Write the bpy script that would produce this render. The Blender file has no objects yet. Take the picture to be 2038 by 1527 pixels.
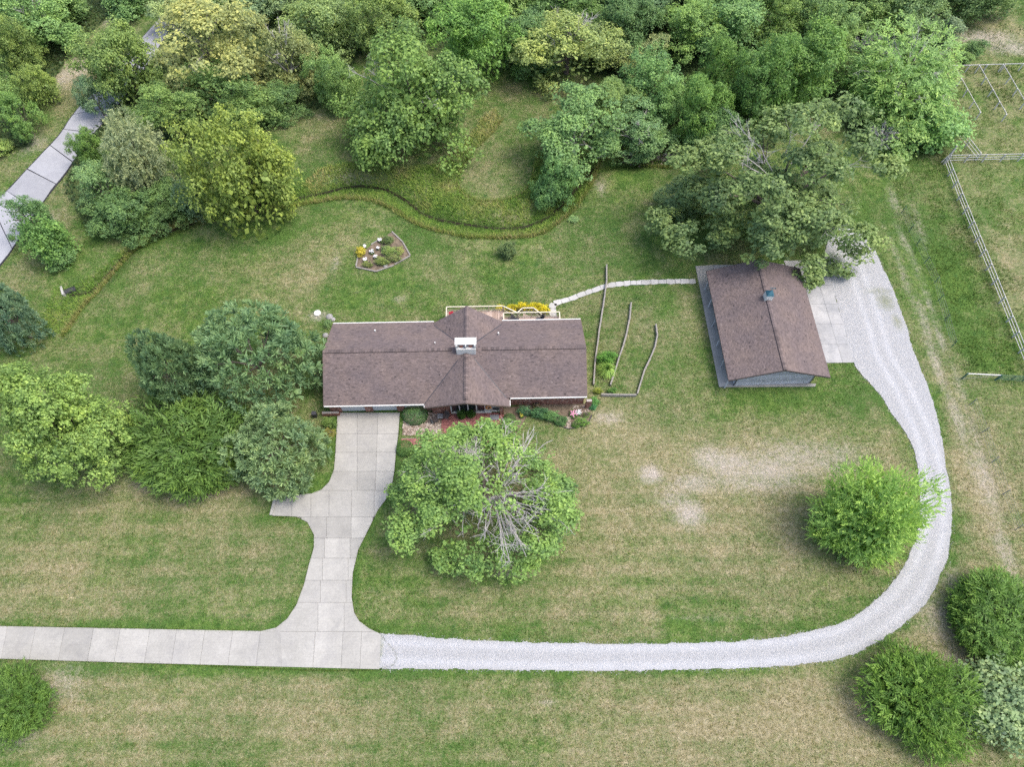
import bpy, math, random
import numpy as np

# ---------------------------------------------------------------- camera, sky, sun, exposure
SC = bpy.context.scene
COL = SC.collection
F, TH, CZ = 1413.0, math.radians(62), 72.0          # focal length in photo pixels, pitch below the horizon, drone height
cam_d = bpy.data.cameras.new('camera')
cam_d.sensor_fit = 'HORIZONTAL'; cam_d.sensor_width = 36.0; cam_d.lens = 36.0 * F / 2038
cam_d.clip_start = 0.5; cam_d.clip_end = 6000
cam = bpy.data.objects.new('camera', cam_d); COL.objects.link(cam)
cam.location = (0, 0, CZ); cam.rotation_euler = (math.radians(90) - TH, 0, 0)
SC.camera = cam

SUN_EL, SUN_AZ = math.radians(64), math.radians(88)   # azimuth from +Y towards +X
world = bpy.data.worlds.new("World"); SC.world = world; world.use_nodes = True
wn = world.node_tree.nodes; wl = world.node_tree.links
wn.clear()
sky = wn.new('ShaderNodeTexSky'); sky.sky_type = 'NISHITA'; sky.sun_disc = False
sky.sun_elevation = SUN_EL; sky.sun_rotation = SUN_AZ
sky.air_density = .95; sky.dust_density = 3.5; sky.ozone_density = 0.8
bg = wn.new('ShaderNodeBackground'); bg.inputs['Strength'].default_value = 0.15
wo = wn.new('ShaderNodeOutputWorld')
wl.new(sky.outputs[0], bg.inputs[0]); wl.new(bg.outputs[0], wo.inputs[0])
sun_d = bpy.data.lights.new('sun', 'SUN'); sun_d.energy = 1.05; sun_d.angle = math.radians(24); sun_d.color = (1, .98, .95)
sun = bpy.data.objects.new('sun', sun_d); COL.objects.link(sun)
sun.rotation_euler = (math.pi / 2 - SUN_EL, 0, -SUN_AZ + math.pi)
sun.location = (30, 30, 120)
vs = SC.view_settings
vs.view_transform = 'Standard'; vs.look = 'None'; vs.gamma = 1; vs.use_curve_mapping = False
vs.exposure = 1.52
SC.cycles.use_denoising = False

rng = np.random.default_rng(7)
random.seed(7)

# ---------------------------------------------------------------- helpers
def tag(o, label=None, cat=None, group=None, kind=None):
    if label: o['label'] = label
    if cat: o['category'] = cat
    if group: o['group'] = group
    if kind: o['kind'] = kind
    return o

def empty(name, loc, rz=0.0):
    o = bpy.data.objects.new(name, None); COL.objects.link(o)
    o.location = loc; o.rotation_euler = (0, 0, rz); o.empty_display_size = .3
    return o

def link(name, me, parent=None, loc=(0, 0, 0)):
    o = bpy.data.objects.new(name, me); COL.objects.link(o)
    o.location = loc
    if parent is not None: o.parent = parent
    return o

def mk_mesh(name, V, Fc, mat, tint=None):
    V = np.asarray(V, np.float32); Fc = np.asarray(Fc, np.int32); n, k = Fc.shape
    me = bpy.data.meshes.new(name)
    me.vertices.add(len(V)); me.vertices.foreach_set('co', V.ravel())
    me.loops.add(n * k); me.loops.foreach_set('vertex_index', Fc.ravel())
    me.polygons.add(n); me.polygons.foreach_set('loop_start', np.arange(0, n * k, k, dtype=np.int32))
    if tint is not None:
        a = me.attributes.new('tint', 'FLOAT', 'FACE'); a.data.foreach_set('value', np.asarray(tint, np.float32))
    me.update(calc_edges=True)
    if mat: me.materials.append(mat)
    return me

class MB:
    """collects simple solids into one mesh"""
    def __init__(self): self.v = []; self.f = []; self.t = []
    def poly(self, pts, t=.5):
        b = len(self.v); self.v += [tuple(p) for p in pts]; self.f.append(tuple(range(b, b + len(pts)))); self.t.append(t)
    def faces(self, pts, fs, t=.5):
        b = len(self.v); self.v += [tuple(p) for p in pts]
        for q in fs: self.f.append(tuple(b + i for i in q)); self.t.append(t)
    def box(self, x0, x1, y0, y1, z0, z1, t=.5):
        p = [(x0,y0,z0),(x1,y0,z0),(x1,y1,z0),(x0,y1,z0),(x0,y0,z1),(x1,y0,z1),(x1,y1,z1),(x0,y1,z1)]
        self.faces(p, [(3,2,1,0),(4,5,6,7),(0,1,5,4),(1,2,6,5),(2,3,7,6),(3,0,4,7)], t)
    def bar(self, p0, p1, w, h, t=.5, up=(0, 0, 1)):
        p0 = np.array(p0, float); p1 = np.array(p1, float); d = p1 - p0; L = np.linalg.norm(d); d = d / max(L, 1e-9)
        u = np.array(up, float)
        if abs(d @ u) > .95: u = np.array([1., 0, 0])
        s = np.cross(d, u); s /= np.linalg.norm(s); u = np.cross(s, d)
        P = []
        for p in (p0, p1):
            for a, b in ((-1,-1),(1,-1),(1,1),(-1,1)): P.append(p + s * a * w / 2 + u * b * h / 2)
        self.faces(P, [(0,1,2,3),(7,6,5,4),(0,4,5,1),(1,5,6,2),(2,6,7,3),(3,7,4,0)], t)
    def tube(self, p0, p1, r0, r1, n=6, t=.5, caps=True):
        p0 = np.array(p0, float); p1 = np.array(p1, float); d = p1 - p0; L = np.linalg.norm(d)
        if L < 1e-6: return
        d /= L; a = np.array([0, 0, 1.]) if abs(d[2]) < .9 else np.array([1., 0, 0])
        s = np.cross(d, a); s /= np.linalg.norm(s); u = np.cross(s, d)
        P = [p0 + (s * math.cos(k * 2 * math.pi / n) + u * math.sin(k * 2 * math.pi / n)) * r0 for k in range(n)]
        P += [p1 + (s * math.cos(k * 2 * math.pi / n) + u * math.sin(k * 2 * math.pi / n)) * r1 for k in range(n)]
        fs = [(k, k + n, (k + 1) % n + n, (k + 1) % n) for k in range(n)]
        if caps: fs += [tuple(range(n)), tuple(range(2 * n - 1, n - 1, -1))]
        self.faces(P, fs, t)
    def path(self, pts, radii, n=6, t=.5):
        for i in range(len(pts) - 1): self.tube(pts[i], pts[i + 1], radii[i], radii[i + 1], n, t, True)
    def prism(self, poly, z0, z1, t=.5):
        """poly: list of (x,y) ccw or cw; z0/z1 numbers or lists per vertex"""
        n = len(poly)
        if n < 3: return
        A = sum(poly[i][0] * poly[(i+1) % n][1] - poly[(i+1) % n][0] * poly[i][1] for i in range(n))
        idx = list(range(n)) if A > 0 else list(range(n - 1, -1, -1))
        zb = z0 if hasattr(z0, '__len__') else [z0] * n
        zt = z1 if hasattr(z1, '__len__') else [z1] * n
        P = [(poly[i][0], poly[i][1], zb[i]) for i in idx] + [(poly[i][0], poly[i][1], zt[i]) for i in idx]
        fs = [tuple(range(n - 1, -1, -1)), tuple(range(n, 2 * n))] + [(i, (i + 1) % n, n + (i + 1) % n, n + i) for i in range(n)]
        self.faces(P, fs, t)
    def lathe(self, c, prof, n=12, t=.5):
        """prof: list of (r, z)"""
        P = []; fs = []
        for r, z in prof:
            for k in range(n): P.append((c[0] + r * math.cos(2*math.pi*k/n), c[1] + r * math.sin(2*math.pi*k/n), c[2] + z))
        for i in range(len(prof) - 1):
            for k in range(n): fs.append((i*n+k, i*n+(k+1) % n, (i+1)*n+(k+1) % n, (i+1)*n+k))
        fs.append(tuple(range(n - 1, -1, -1))); fs.append(tuple((len(prof)-1)*n + k for k in range(n)))
        self.faces(P, fs, t)
    def mesh(self, name, mat, smooth=False):
        me = bpy.data.meshes.new(name); me.from_pydata(self.v, [], self.f)
        a = me.attributes.new('tint', 'FLOAT', 'FACE'); a.data.foreach_set('value', np.array(self.t, np.float32))
        if smooth:
            me.polygons.foreach_set('use_smooth', np.ones(len(me.polygons), bool))
        me.update()
        if mat: me.materials.append(mat)
        return me
    def build(self, name, mat, parent=None, loc=(0, 0, 0), smooth=False):
        return link(name, self.mesh(name, mat, smooth), parent, loc)

# photo pixel -> place on the ground (solved on the terrain), used to survey the site
CT, ST = math.cos(TH), math.sin(TH)
def unproj(px, py, z=0.0):
    dx, dy = px - 1019.0, py - 763.5
    t = (CZ - z) / (F * ST + dy * CT)
    return np.array([dx * t, (F * CT - dy * ST) * t, z])
def mpp(px, py, z=0.0): return (CZ - z) / (F * ST + (py - 763.5) * CT)

def sstep(a, b, x):
    t = np.clip((x - a) / (b - a), 0, 1); return t * t * (3 - 2 * t)

def vnoise(x, y, s, seed):
    """smooth value noise, about 0..1"""
    x = np.asarray(x, float) / s + 1000 * seed % 977; y = np.asarray(y, float) / s + 517.3 * seed % 613
    xi = np.floor(x).astype(np.int64); yi = np.floor(y).astype(np.int64); xf = x - xi; yf = y - yi
    def h(a, b):
        n = (a * 374761393 + b * 668265263 + seed * 974711) & 0x7fffffff
        n = ((n ^ (n >> 13)) * 1274126177) & 0x7fffffff
        n = n ^ (n >> 16)
        return (n & 0xffff) / 65535.0
    u = xf * xf * (3 - 2 * xf); v = yf * yf * (3 - 2 * yf)
    return (h(xi, yi) * (1-u) + h(xi+1, yi) * u) * (1-v) + (h(xi, yi+1) * (1-u) + h(xi+1, yi+1) * u) * v
def fnoise(x, y, s, seed): return .55 * vnoise(x, y, s, seed) + .3 * vnoise(x, y, s / 2.1, seed + 1) + .15 * vnoise(x, y, s / 4.3, seed + 2)

def dist_poly(X, Y, pts, closed=False):
    pts = np.asarray(pts, float); d = np.full(np.shape(X), 1e9)
    n = len(pts)
    for i in range(n if closed else n - 1):
        a = pts[i][:2]; b = pts[(i + 1) % n][:2]; ab = b - a; L2 = max(ab @ ab, 1e-9)
        t = np.clip(((X - a[0]) * ab[0] + (Y - a[1]) * ab[1]) / L2, 0, 1)
        d = np.minimum(d, np.hypot(X - a[0] - t * ab[0], Y - a[1] - t * ab[1]))
    return d
def inside(X, Y, pts):
    pts = np.asarray(pts, float); r = np.zeros(np.shape(X), bool); n = len(pts)
    for i in range(n):
        x1, y1 = pts[i][:2]; x2, y2 = pts[(i + 1) % n][:2]
        c = (y1 > Y) != (y2 > Y)
        xx = (x2 - x1) * (Y - y1) / (y2 - y1 if y2 != y1 else 1e-9) + x1
        r ^= c & (X < xx)
    return r
def flat(pts, z=0.0): return [tuple(unproj(a, b, z)[:2]) for a, b in pts]
def smooth_line(pts, n=4, closed=False):
    """Catmull-Rom through the points"""
    P = [np.array(p, float) for p in pts]; out = []
    m = len(P)
    for i in range(m if closed else m - 1):
        p0 = P[(i-1) % m] if closed or i > 0 else P[i]; p1 = P[i]; p2 = P[(i+1) % m]; p3 = P[(i+2) % m] if closed or i + 2 < m else p2
        for k in range(n):
            t = k / n
            out.append(.5 * ((2*p1) + (-p0+p2)*t + (2*p0-5*p1+4*p2-p3)*t*t + (-p0+3*p1-3*p2+p3)*t**3))
    if not closed: out.append(P[-1])
    return out

LOW = -1.5
CREEK = flat([(135,580),(175,572),(215,530),(262,482),(330,452),(400,428),(470,405),(560,392),(630,378),(700,362),(765,368),(813,395),(838,416),(879,430),(941,440),(990,446),(1044,443),(1090,425),(1112,405),(1150,366),(1181,330),(1236,316),(1330,318),(1460,300)], LOW)
def H(x, y):
    x = np.asarray(x, float); y = np.asarray(y, float)
    s = sstep(37.5, 47.5, y) * (1 - sstep(7, 19, x))
    s = np.maximum(s, sstep(60, 72, y) * (1 - sstep(20, 34, x)))
    z = LOW * s
    d = dist_poly(x, y, CREEK)
    z = z - 1.0 * np.exp(-(d / 1.5) ** 2) * np.minimum(s * 1.5, 1)
    return z
def G(px, py, up=0.0):
    """the place on the terrain seen at this photo pixel"""
    z = 0.0
    for _ in range(14):
        p = unproj(px, py, z + up); z = .5 * z + .5 * float(H(p[0], p[1]))
    p = unproj(px, py, z + up); return np.array([p[0], p[1], float(H(p[0], p[1]))])
def GL(pts): return [tuple(G(a, b)[:2]) for a, b in pts]

# ---------------------------------------------------------------- materials
def new_mat(name):
    m = bpy.data.materials.new(name); m.use_nodes = True
    nt = m.node_tree; nt.nodes.clear()
    out = nt.nodes.new('ShaderNodeOutputMaterial'); p = nt.nodes.new('ShaderNodeBsdfPrincipled')
    nt.links.new(p.outputs[0], out.inputs[0])
    p.inputs['Roughness'].default_value = .8
    p.inputs['Specular IOR Level'].default_value = .25
    return m, nt, p, out
class N:
    def __init__(self, nt): self.nt = nt
    def n(self, t, **kw):
        o = self.nt.nodes.new(t)
        for k, v in kw.items(): setattr(o, k, v)
        return o
    def l(self, a, b): self.nt.links.new(a, b)
    def coord(self, which='Object'): return self.n('ShaderNodeTexCoord').outputs[which]
    def noise(self, vec, scale, detail=3, rough=.6, dist=0):
        o = self.n('ShaderNodeTexNoise'); o.inputs['Scale'].default_value = scale; o.inputs['Detail'].default_value = detail
        o.inputs['Roughness'].default_value = rough; o.inputs['Distortion'].default_value = dist
        self.l(vec, o.inputs['Vector']); return o.outputs['Fac']
    def ramp(self, fac, stops, interp='LINEAR'):
        o = self.n('ShaderNodeValToRGB'); cr = o.color_ramp; cr.interpolation = interp
        while len(cr.elements) < len(stops): cr.elements.new(.5)
        for e, (p, c) in zip(cr.elements, stops):
            e.position = p; e.color = (*c, 1) if hasattr(c, '__len__') else (c, c, c, 1)
        self.l(fac, o.inputs[0]); return o.outputs[0]
    def mix(self, fac, a, b, mode='MIX'):
        o = self.n('ShaderNodeMix', data_type='RGBA', blend_type=mode)
        for s, v in ((o.inputs[0], fac), (o.inputs[6], a), (o.inputs[7], b)):
            if hasattr(v, 'is_output'): self.l(v, s)
            elif hasattr(v, '__len__'): s.default_value = (*v, 1)
            else: s.default_value = v
        return o.outputs[2]
    def math(self, op, a, b=None, c=None, clamp=False):
        o = self.n('ShaderNodeMath', operation=op); o.use_clamp = clamp
        for i, v in enumerate((a, b, c)):
            if v is None: continue
            if hasattr(v, 'is_output'): self.l(v, o.inputs[i])
            else: o.inputs[i].default_value = v
        return o.outputs[0]
    def attr(self, name):
        o = self.n('ShaderNodeAttribute'); o.attribute_name = name; return o.outputs['Fac']
    def bump(self, h, strength, dist, p):
        o = self.n('ShaderNodeBump'); o.inputs['Strength'].default_value = strength; o.inputs['Distance'].default_value = dist
        self.l(h, o.inputs['Height']); self.l(o.outputs[0], p.inputs['Normal'])

def simple_mat(name, c, rough=.7, var=.15, scale=6, spec=.25, metal=0, use_tint=False):
    m, nt, p, out = new_mat(name); g = N(nt)
    v = g.noise(g.coord(), scale, 4, .65)
    lo = tuple(x * (1 - var) for x in c); hi = tuple(min(1, x * (1 + var)) for x in c)
    col = g.ramp(v, [(.3, lo), (.7, hi)])
    if use_tint:
        col = g.mix(1.0, col, g.ramp(g.attr('tint'), [(0, .6), (.5, 1.0), (1, 1.4)]), 'MULTIPLY')
    g.l(col, p.inputs['Base Color']); p.inputs['Roughness'].default_value = rough
    p.inputs['Specular IOR Level'].default_value = spec; p.inputs['Metallic'].default_value = metal
    return m

def leaf_mat():
    """leaf colour comes from the plant (object colour), varied leaf by leaf"""
    m, nt, p, out = new_mat('leaf'); g = N(nt)
    oi = g.n('ShaderNodeObjectInfo')
    t = g.attr('tint')
    col = g.mix(1.0, oi.outputs['Color'], g.ramp(t, [(0, (.45, .5, .6)), (.45, (1, 1, 1)), (.8, (1.42, 1.3, 1.3)), (1, (1.9, 1.62, 1.6))]), 'MULTIPLY')
    v = g.noise(g.coord('Object'), 2.2, 2)
    col = g.mix(1.0, col, g.ramp(v, [(.3, (.86, .9, 1)), (.7, (1.14, 1.08, .9))]), 'MULTIPLY')
    g.l(col, p.inputs['Base Color']); p.inputs['Roughness'].default_value = .55; p.inputs['Specular IOR Level'].default_value = .3
    tr = g.n('ShaderNodeBsdfTranslucent'); g.l(col, tr.inputs[0])
    mx = g.n('ShaderNodeMixShader'); mx.inputs[0].default_value = .42
    g.l(p.outputs[0], mx.inputs[1]); g.l(tr.outputs[0], mx.inputs[2]); g.l(mx.outputs[0], out.inputs[0])
    return m
LEAF = leaf_mat()

def bark_mat(name, c1, c2):
    m, nt, p, out = new_mat(name); g = N(nt)
    mp = g.n('ShaderNodeMapping'); mp.inputs['Scale'].default_value = (6, 6, 1.2); g.l(g.coord(), mp.inputs[0])
    v = g.noise(mp.outputs[0], 2.5, 4, .7)
    g.l(g.ramp(v, [(.3, c1), (.7, c2)]), p.inputs['Base Color']); g.bump(v, .6, .05, p); p.inputs['Roughness'].default_value = .9
    return m
BARK = bark_mat('bark', (.07, .055, .045), (.17, .14, .115))
BARK_GREY = bark_mat('grey_bark', (.2, .18, .165), (.38, .35, .32))
DEADWOOD = bark_mat('dead_wood', (.24, .22, .205), (.46, .43, .4))

def ground_mat():
    m, nt, p, out = new_mat('lawn'); g = N(nt); c = g.coord()
    big = g.noise(c, .09, 4, .6); med = g.noise(c, .55, 5, .65); sm = g.noise(c, 3.2, 4, .7); fine = g.noise(c, 9.5, 3, .8)
    mp = g.n('ShaderNodeMapping'); mp.inputs['Scale'].default_value = (.25, 1.6, 1); g.l(c, mp.inputs[0])
    streak = g.noise(mp.outputs[0], 1.3, 3, .6)
    dry = g.attr('dry')
    s = g.math('ADD', g.math('MULTIPLY', g.math('SUBTRACT', sm, .5), 1.5), g.math('MULTIPLY', g.math('SUBTRACT', fine, .5), 1.9))
    s = g.math('ADD', s, g.math('MULTIPLY', g.math('SUBTRACT', med, .5), 1.5))
    s = g.math('ADD', s, g.math('MULTIPLY', g.math('SUBTRACT', streak, .5), .5))
    f = g.math('ADD', s, dry, clamp=True)
    green = g.mix(g.ramp(g.noise(c, 1.1, 4, .7), [(.35, 0), (.65, 1)]), (.042, .09, .018), (.1, .162, .034))
    green = g.mix(g.ramp(big, [(.4, 0), (.62, 1)]), green, (.058, .11, .025))
    green = g.mix(g.ramp(g.noise(c, .75, 5, .75), [(.56, 0), (.66, .75)]), green, (.034, .085, .022))
    straw = g.mix(g.ramp(g.noise(c, 2.0, 4, .7), [(.35, 0), (.65, 1)]), (.165, .145, .068), (.3, .258, .16))
    col = g.mix(f, green, straw)
    soil = g.mix(g.ramp(g.noise(c, 4, 5, .8), [(.3, 0), (.7, 1)]), (.2, .17, .13), (.44, .39, .335))
    b = g.math('MULTIPLY', g.attr('bare'), 1.0)
    bf = g.math('ADD', b, g.math('MULTIPLY', g.math('SUBTRACT', g.noise(c, 1.6, 6, .85), .5), 2.6), clamp=True)
    bf = g.math('MULTIPLY', bf, g.math('MULTIPLY', b, 3.0, clamp=True))
    col = g.mix(bf, col, soil)
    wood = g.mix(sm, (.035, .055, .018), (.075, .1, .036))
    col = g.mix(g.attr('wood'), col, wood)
    # crisp blade-sized specks
    sp = g.ramp(g.noise(c, 6.5, 4, .95), [(.28, .42), (.5, 1.0), (.72, 1.6)])
    col = g.mix(1.0, col, sp, 'MULTIPLY')
    g.l(col, p.inputs['Base Color']); p.inputs['Roughness'].default_value = .95; p.inputs['Specular IOR Level'].default_value = .08
    hgt = g.math('ADD', g.math('MULTIPLY', fine, .6), g.math('MULTIPLY', g.noise(c, 30, 2, .8), .6))
    g.bump(hgt, .9, .12, p)
    return m

def concrete_mat(name, c1, c2, stain=(.2, .2, .21), stain_amt=.35):
    m, nt, p, out = new_mat(name); g = N(nt); c = g.coord('Object'); oi = g.n('ShaderNodeObjectInfo')
    med = g.noise(c, .45, 5, .65); fine = g.noise(c, 5, 5, .8)
    col = g.mix(g.ramp(med, [(.3, 0), (.7, 1)]), c1, c2)
    col = g.mix(1.0, col, g.ramp(fine, [(.25, .82), (.75, 1.14)]), 'MULTIPLY')
    sf = g.ramp(g.noise(c, .5, 7, .72, .8), [(.48, 0), (.7, stain_amt)])
    col = g.mix(sf, col, stain)
    col = g.mix(1.0, col, g.ramp(oi.outputs['Random'], [(0, .86), (1, 1.08)]), 'MULTIPLY')
    mp = g.n('ShaderNodeMapping'); mp.inputs['Scale'].default_value = (.2, 5, 1); g.l(c, mp.inputs[0])
    col = g.mix(1.0, col, g.ramp(g.noise(mp.outputs[0], 2.2, 3, .7), [(.3, .94), (.7, 1.05)]), 'MULTIPLY')
    g.l(col, p.inputs['Base Color']); p.inputs['Roughness'].default_value = .85
    g.bump(fine, .3, .01, p)
    return m

def gravel_mat():
    m, nt, p, out = new_mat('crushed_limestone'); g = N(nt); c = g.coord()
    vo = g.n('ShaderNodeTexVoronoi'); vo.inputs['Scale'].default_value = 24; g.l(c, vo.inputs['Vector'])
    sep = g.n('ShaderNodeSeparateColor'); g.l(vo.outputs['Color'], sep.inputs[0])
    col = g.ramp(sep.outputs[0], [(0, (.1, .098, .095)), (.1, (.25, .25, .25)), (.5, (.29, .289, .289)), (1, (.37, .369, .369))])
    col = g.mix(g.ramp(g.noise(c, .5, 5, .7), [(.35, 0), (.75, .5)]), col, (.27, .265, .255))
    rut = g.math('MULTIPLY', g.attr('rut'), g.ramp(g.noise(c, .8, 4, .7), [(.25, .35), (.7, 1)]))
    col = g.mix(g.math('MULTIPLY', rut, .6), col, (.4, .4, .405))
    w = g.math('ADD', g.attr('bare'), g.math('MULTIPLY', g.math('SUBTRACT', g.noise(c, 3.5, 5, .8), .5), 1.8), clamp=True)
    w = g.math('MULTIPLY', w, g.math('MULTIPLY', g.attr('bare'), 4, clamp=True))
    col = g.mix(w, col, (.12, .135, .055))
    g.l(col, p.inputs['Base Color']); p.inputs['Roughness'].default_value = .9
    g.bump(vo.outputs['Distance'], .8, .05, p)
    return m

def shingle_mat():
    m, nt, p, out = new_mat('asphalt_shingle'); g = N(nt); c = g.coord()
    t = g.attr('tint')
    col = g.ramp(t, [(0, (.03, .026, .027)), (.25, (.088, .07, .066)), (.5, (.116, .092, .086)), (.75, (.138, .108, .101)), (1, (.172, .14, .13))])
    col = g.mix(1.0, col, g.ramp(g.noise(c, .35, 4, .6), [(.3, (.86, .87, .92)), (.7, (1.13, 1.09, 1.03))]), 'MULTIPLY')
    col = g.mix(1.0, col, g.ramp(g.noise(c, 40, 2, .8), [(.3, .85), (.7, 1.15)]), 'MULTIPLY')
    g.l(col, p.inputs['Base Color']); p.inputs['Roughness'].default_value = .9; p.inputs['Specular IOR Level'].default_value = .2
    return m

def tint_mat(name, stops, rough=.85, grain=12):
    m, nt, p, out = new_mat(name); g = N(nt); c = g.coord()
    col = g.ramp(g.attr('tint'), stops)
    v = g.noise(c, grain, 4, .7)
    col = g.mix(1.0, col, g.ramp(v, [(.3, .78), (.7, 1.22)]), 'MULTIPLY')
    g.l(col, p.inputs['Base Color']); p.inputs['Roughness'].default_value = rough; g.bump(v, .4, .02, p)
    return m

def log_mat():
    m, nt, p, out = new_mat('weathered_log'); g = N(nt); oi = g.n('ShaderNodeObjectInfo')
    mp = g.n('ShaderNodeMapping'); mp.inputs['Scale'].default_value = (.35, .35, 5); g.l(g.coord(), mp.inputs[0])
    v = g.noise(mp.outputs[0], 3, 5, .75, .4)
    col = g.ramp(v, [(.25, (.16, .16, .17)), (.5, (.36, .36, .38)), (.75, (.52, .52, .54))])
    col = g.mix(1.0, col, g.ramp(oi.outputs['Random'], [(0, .8), (1, 1.25)]), 'MULTIPLY')
    g.l(col, p.inputs['Base Color']); p.inputs['Roughness'].default_value = .9; g.bump(v, .5, .03, p)
    return m

def glass_mat():
    m, nt, p, out = new_mat('window_glass')
    p.inputs['Base Color'].default_value = (.02, .025, .028, 1); p.inputs['Roughness'].default_value = .08; p.inputs['Specular IOR Level'].default_value = .6
    return m

def blade_mat(name='grass_blade', gain=1.0):
    m, nt, p, out = new_mat(name); g = N(nt)
    t = g.attr('tint')
    col = g.ramp(t, [(0, (.028, .058, .01)), (.3, (.066, .118, .018)), (.5, (.11, .145, .028)), (.68, (.16, .15, .05)), (.85, (.225, .195, .09)), (1, (.32, .265, .145))])
    if gain != 1: col = g.mix(1.0, col, (gain, gain, gain * 1.1), 'MULTIPLY')
    g.l(col, p.inputs['Base Color']); p.inputs['Roughness'].default_value = .8; p.inputs['Specular IOR Level'].default_value = .12
    tr = g.n('ShaderNodeBsdfTranslucent'); g.l(col, tr.inputs[0])
    mx = g.n('ShaderNodeMixShader'); mx.inputs[0].default_value = .3
    g.l(p.outputs[0], mx.inputs[1]); g.l(tr.outputs[0], mx.inputs[2]); g.l(mx.outputs[0], out.inputs[0])
    return m

M_GROUND = ground_mat(); M_GRAVEL = gravel_mat()
M_CONC = concrete_mat('driveway_concrete', (.25, .24, .214), (.305, .293, .264), (.16, .155, .155))
M_APRON = concrete_mat('apron_concrete', (.240, .240, .240), (.328, .320, .308), (.160, .164, .172), .6)
M_ROAD = concrete_mat('road_concrete', (.240, .240, .252), (.288, .288, .296), (.176, .176, .184))
M_PATH = concrete_mat('path_stone', (.320, .312, .288), (.400, .384, .360), (.224, .216, .192))
M_JOINT = simple_mat('joint_filler', (.11, .105, .095), .95)
M_TAR = simple_mat('tar_joint', (.022, .022, .025), .8)
M_SHINGLE = shingle_mat()
M_WHITE = simple_mat('white_trim', (.5, .49, .46), .5, .06, 8)
M_CREAM = simple_mat('cream_rail_paint', (.47, .43, .33), .55, .1, 8)
M_DOOR = simple_mat('garage_door_paint', (.43, .44, .45), .5, .05, 5)
M_BRICK = tint_mat('red_brick', [(0, (.1, .05, .042)), (.35, (.19, .085, .062)), (.65, (.26, .125, .09)), (.9, (.36, .2, .15)), (1, (.5, .4, .34))])
M_PAVER = tint_mat('brick_paver', [(0, (.15, .055, .05)), (.5, (.225, .085, .077)), (1, (.31, .135, .12))])
M_MORTAR = simple_mat('mortar', (.3, .27, .24), .95)
M_SIDING = simple_mat('tan_siding', (.3, .25, .19), .8, .1, 3)
M_LOG = log_mat()
M_CHINK = simple_mat('log_chinking', (.05, .05, .052), .95)
M_GLASS = glass_mat()
M_DARKMETAL = simple_mat('dark_metal', (.035, .035, .04), .5, .2)
M_TEAL = simple_mat('teal_metal_roof', (.035, .1, .13), .4, .2, 8)
M_PLANK = tint_mat('deck_board', [(0, (.26, .19, .15)), (1, (.4, .31, .26))])
M_TIMBER = bark_mat('weathered_timber', (.11, .1, .09), (.3, .28, .245))
M_FENCE = simple_mat('white_fence_vinyl', (.42, .405, .38), .5, .12, 4)
M_FENCE_OLD = simple_mat('weathered_white_rail', (.47, .45, .42), .7, .2, 4)
M_TPOST = simple_mat('green_steel_post', (.05, .11, .085), .6, .25)
M_GATE = simple_mat('green_gate_steel', (.04, .1, .065), .5, .25)
M_WIRE = simple_mat('grey_wire', (.2, .2, .19), .6)
M_SOIL = simple_mat('garden_soil', (.13, .1, .07), .95, .4, 3)
M_STONE = tint_mat('river_stone', [(0, (.12, .09, .07)), (.5, (.24, .185, .145)), (1, (.36, .31, .26))])
M_ROCK = simple_mat('pale_rock', (.24, .23, .22), .8, .3, 4)
M_BLADE = blade_mat(); M_REED = blade_mat('reed_blade', 2.2); M_PAST = blade_mat('pasture_blade', 1.35)
M_WATER = simple_mat('creek_water', (.022, .02, .012), .45, .3, 2, .08)
M_FLOWER_W = simple_mat('white_petals', (.55, .53, .55), .7, .1)
M_FLOWER_P = simple_mat('pink_petals', (.5, .22, .32), .7, .2)
M_ORANGE = simple_mat('orange_flowers', (.5, .2, .06), .7, .3, 20)
M_FLUE = simple_mat('red_clay_flue', (.26, .1, .07), .8, .3)
M_MAT = simple_mat('grey_doormat', (.14, .145, .155), .9)
# ---------------------------------------------------------------- surveyed outlines (photo pixels -> ground)
DRIVE_PX = [(672,822),(668,900),(665,935),(655,960),(640,975),(620,983),(587,986),(553,989),(542,1027),(590,1029),(612,1040),(625,1065),(625,1090),
            (615,1125),(605,1165),(590,1205),(572,1232),(550,1250),(520,1257),(300,1253),(0,1247),(-330,1240),(-330,1304),(0,1312),(300,1321),(755,1333),
            (758,1263),(735,1252),(715,1237),(705,1220),(700,1190),(702,1142),(713,1095),(731,1059),(752,1016),(770,992),(779,973),(785,937),(788,900),(792,872),(796,822)]
GRAVEL_OUT = [(1702,455),(1722,475),(1742,500),(1757,532),(1775,570),(1790,610),(1806,655),(1815,690),(1833,735),(1850,780),(1864,825),(1873,870),(1880,910),(1891,980),(1894,1043),(1885,1110),(1870,1150),(1845,1198),(1805,1236),(1736,1284),(1667,1312),(1564,1326),(1400,1333),(1200,1336),(1000,1334),(755,1331)]
GRAVEL_IN = [(1650,455),(1645,490),(1638,519),(1653,562),(1676,640),(1698,720),(1730,762),(1755,790),(1772,820),(1804,865),(1822,909),(1829,955),(1831,1000),(1827,1050),(1814,1095),(1791,1140),(1760,1178),(1719,1215),(1667,1243),(1564,1267),(1461,1277),(1300,1282),(1150,1281),(1000,1277),(880,1271),(800,1265),(757,1262)]
ROAD_L = [(-140,500),(-60,438),(0,391),(21,371),(82,306),(117,268),(151,220),(220,148),(285,72),(316,38),(352,-10),(420,-80)]
ROAD_R = [(-70,612),(7,523),(36,481),(93,395),(131,347),(172,287),(251,192),(323,85),(352,38),(395,-10),(470,-80)]
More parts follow.
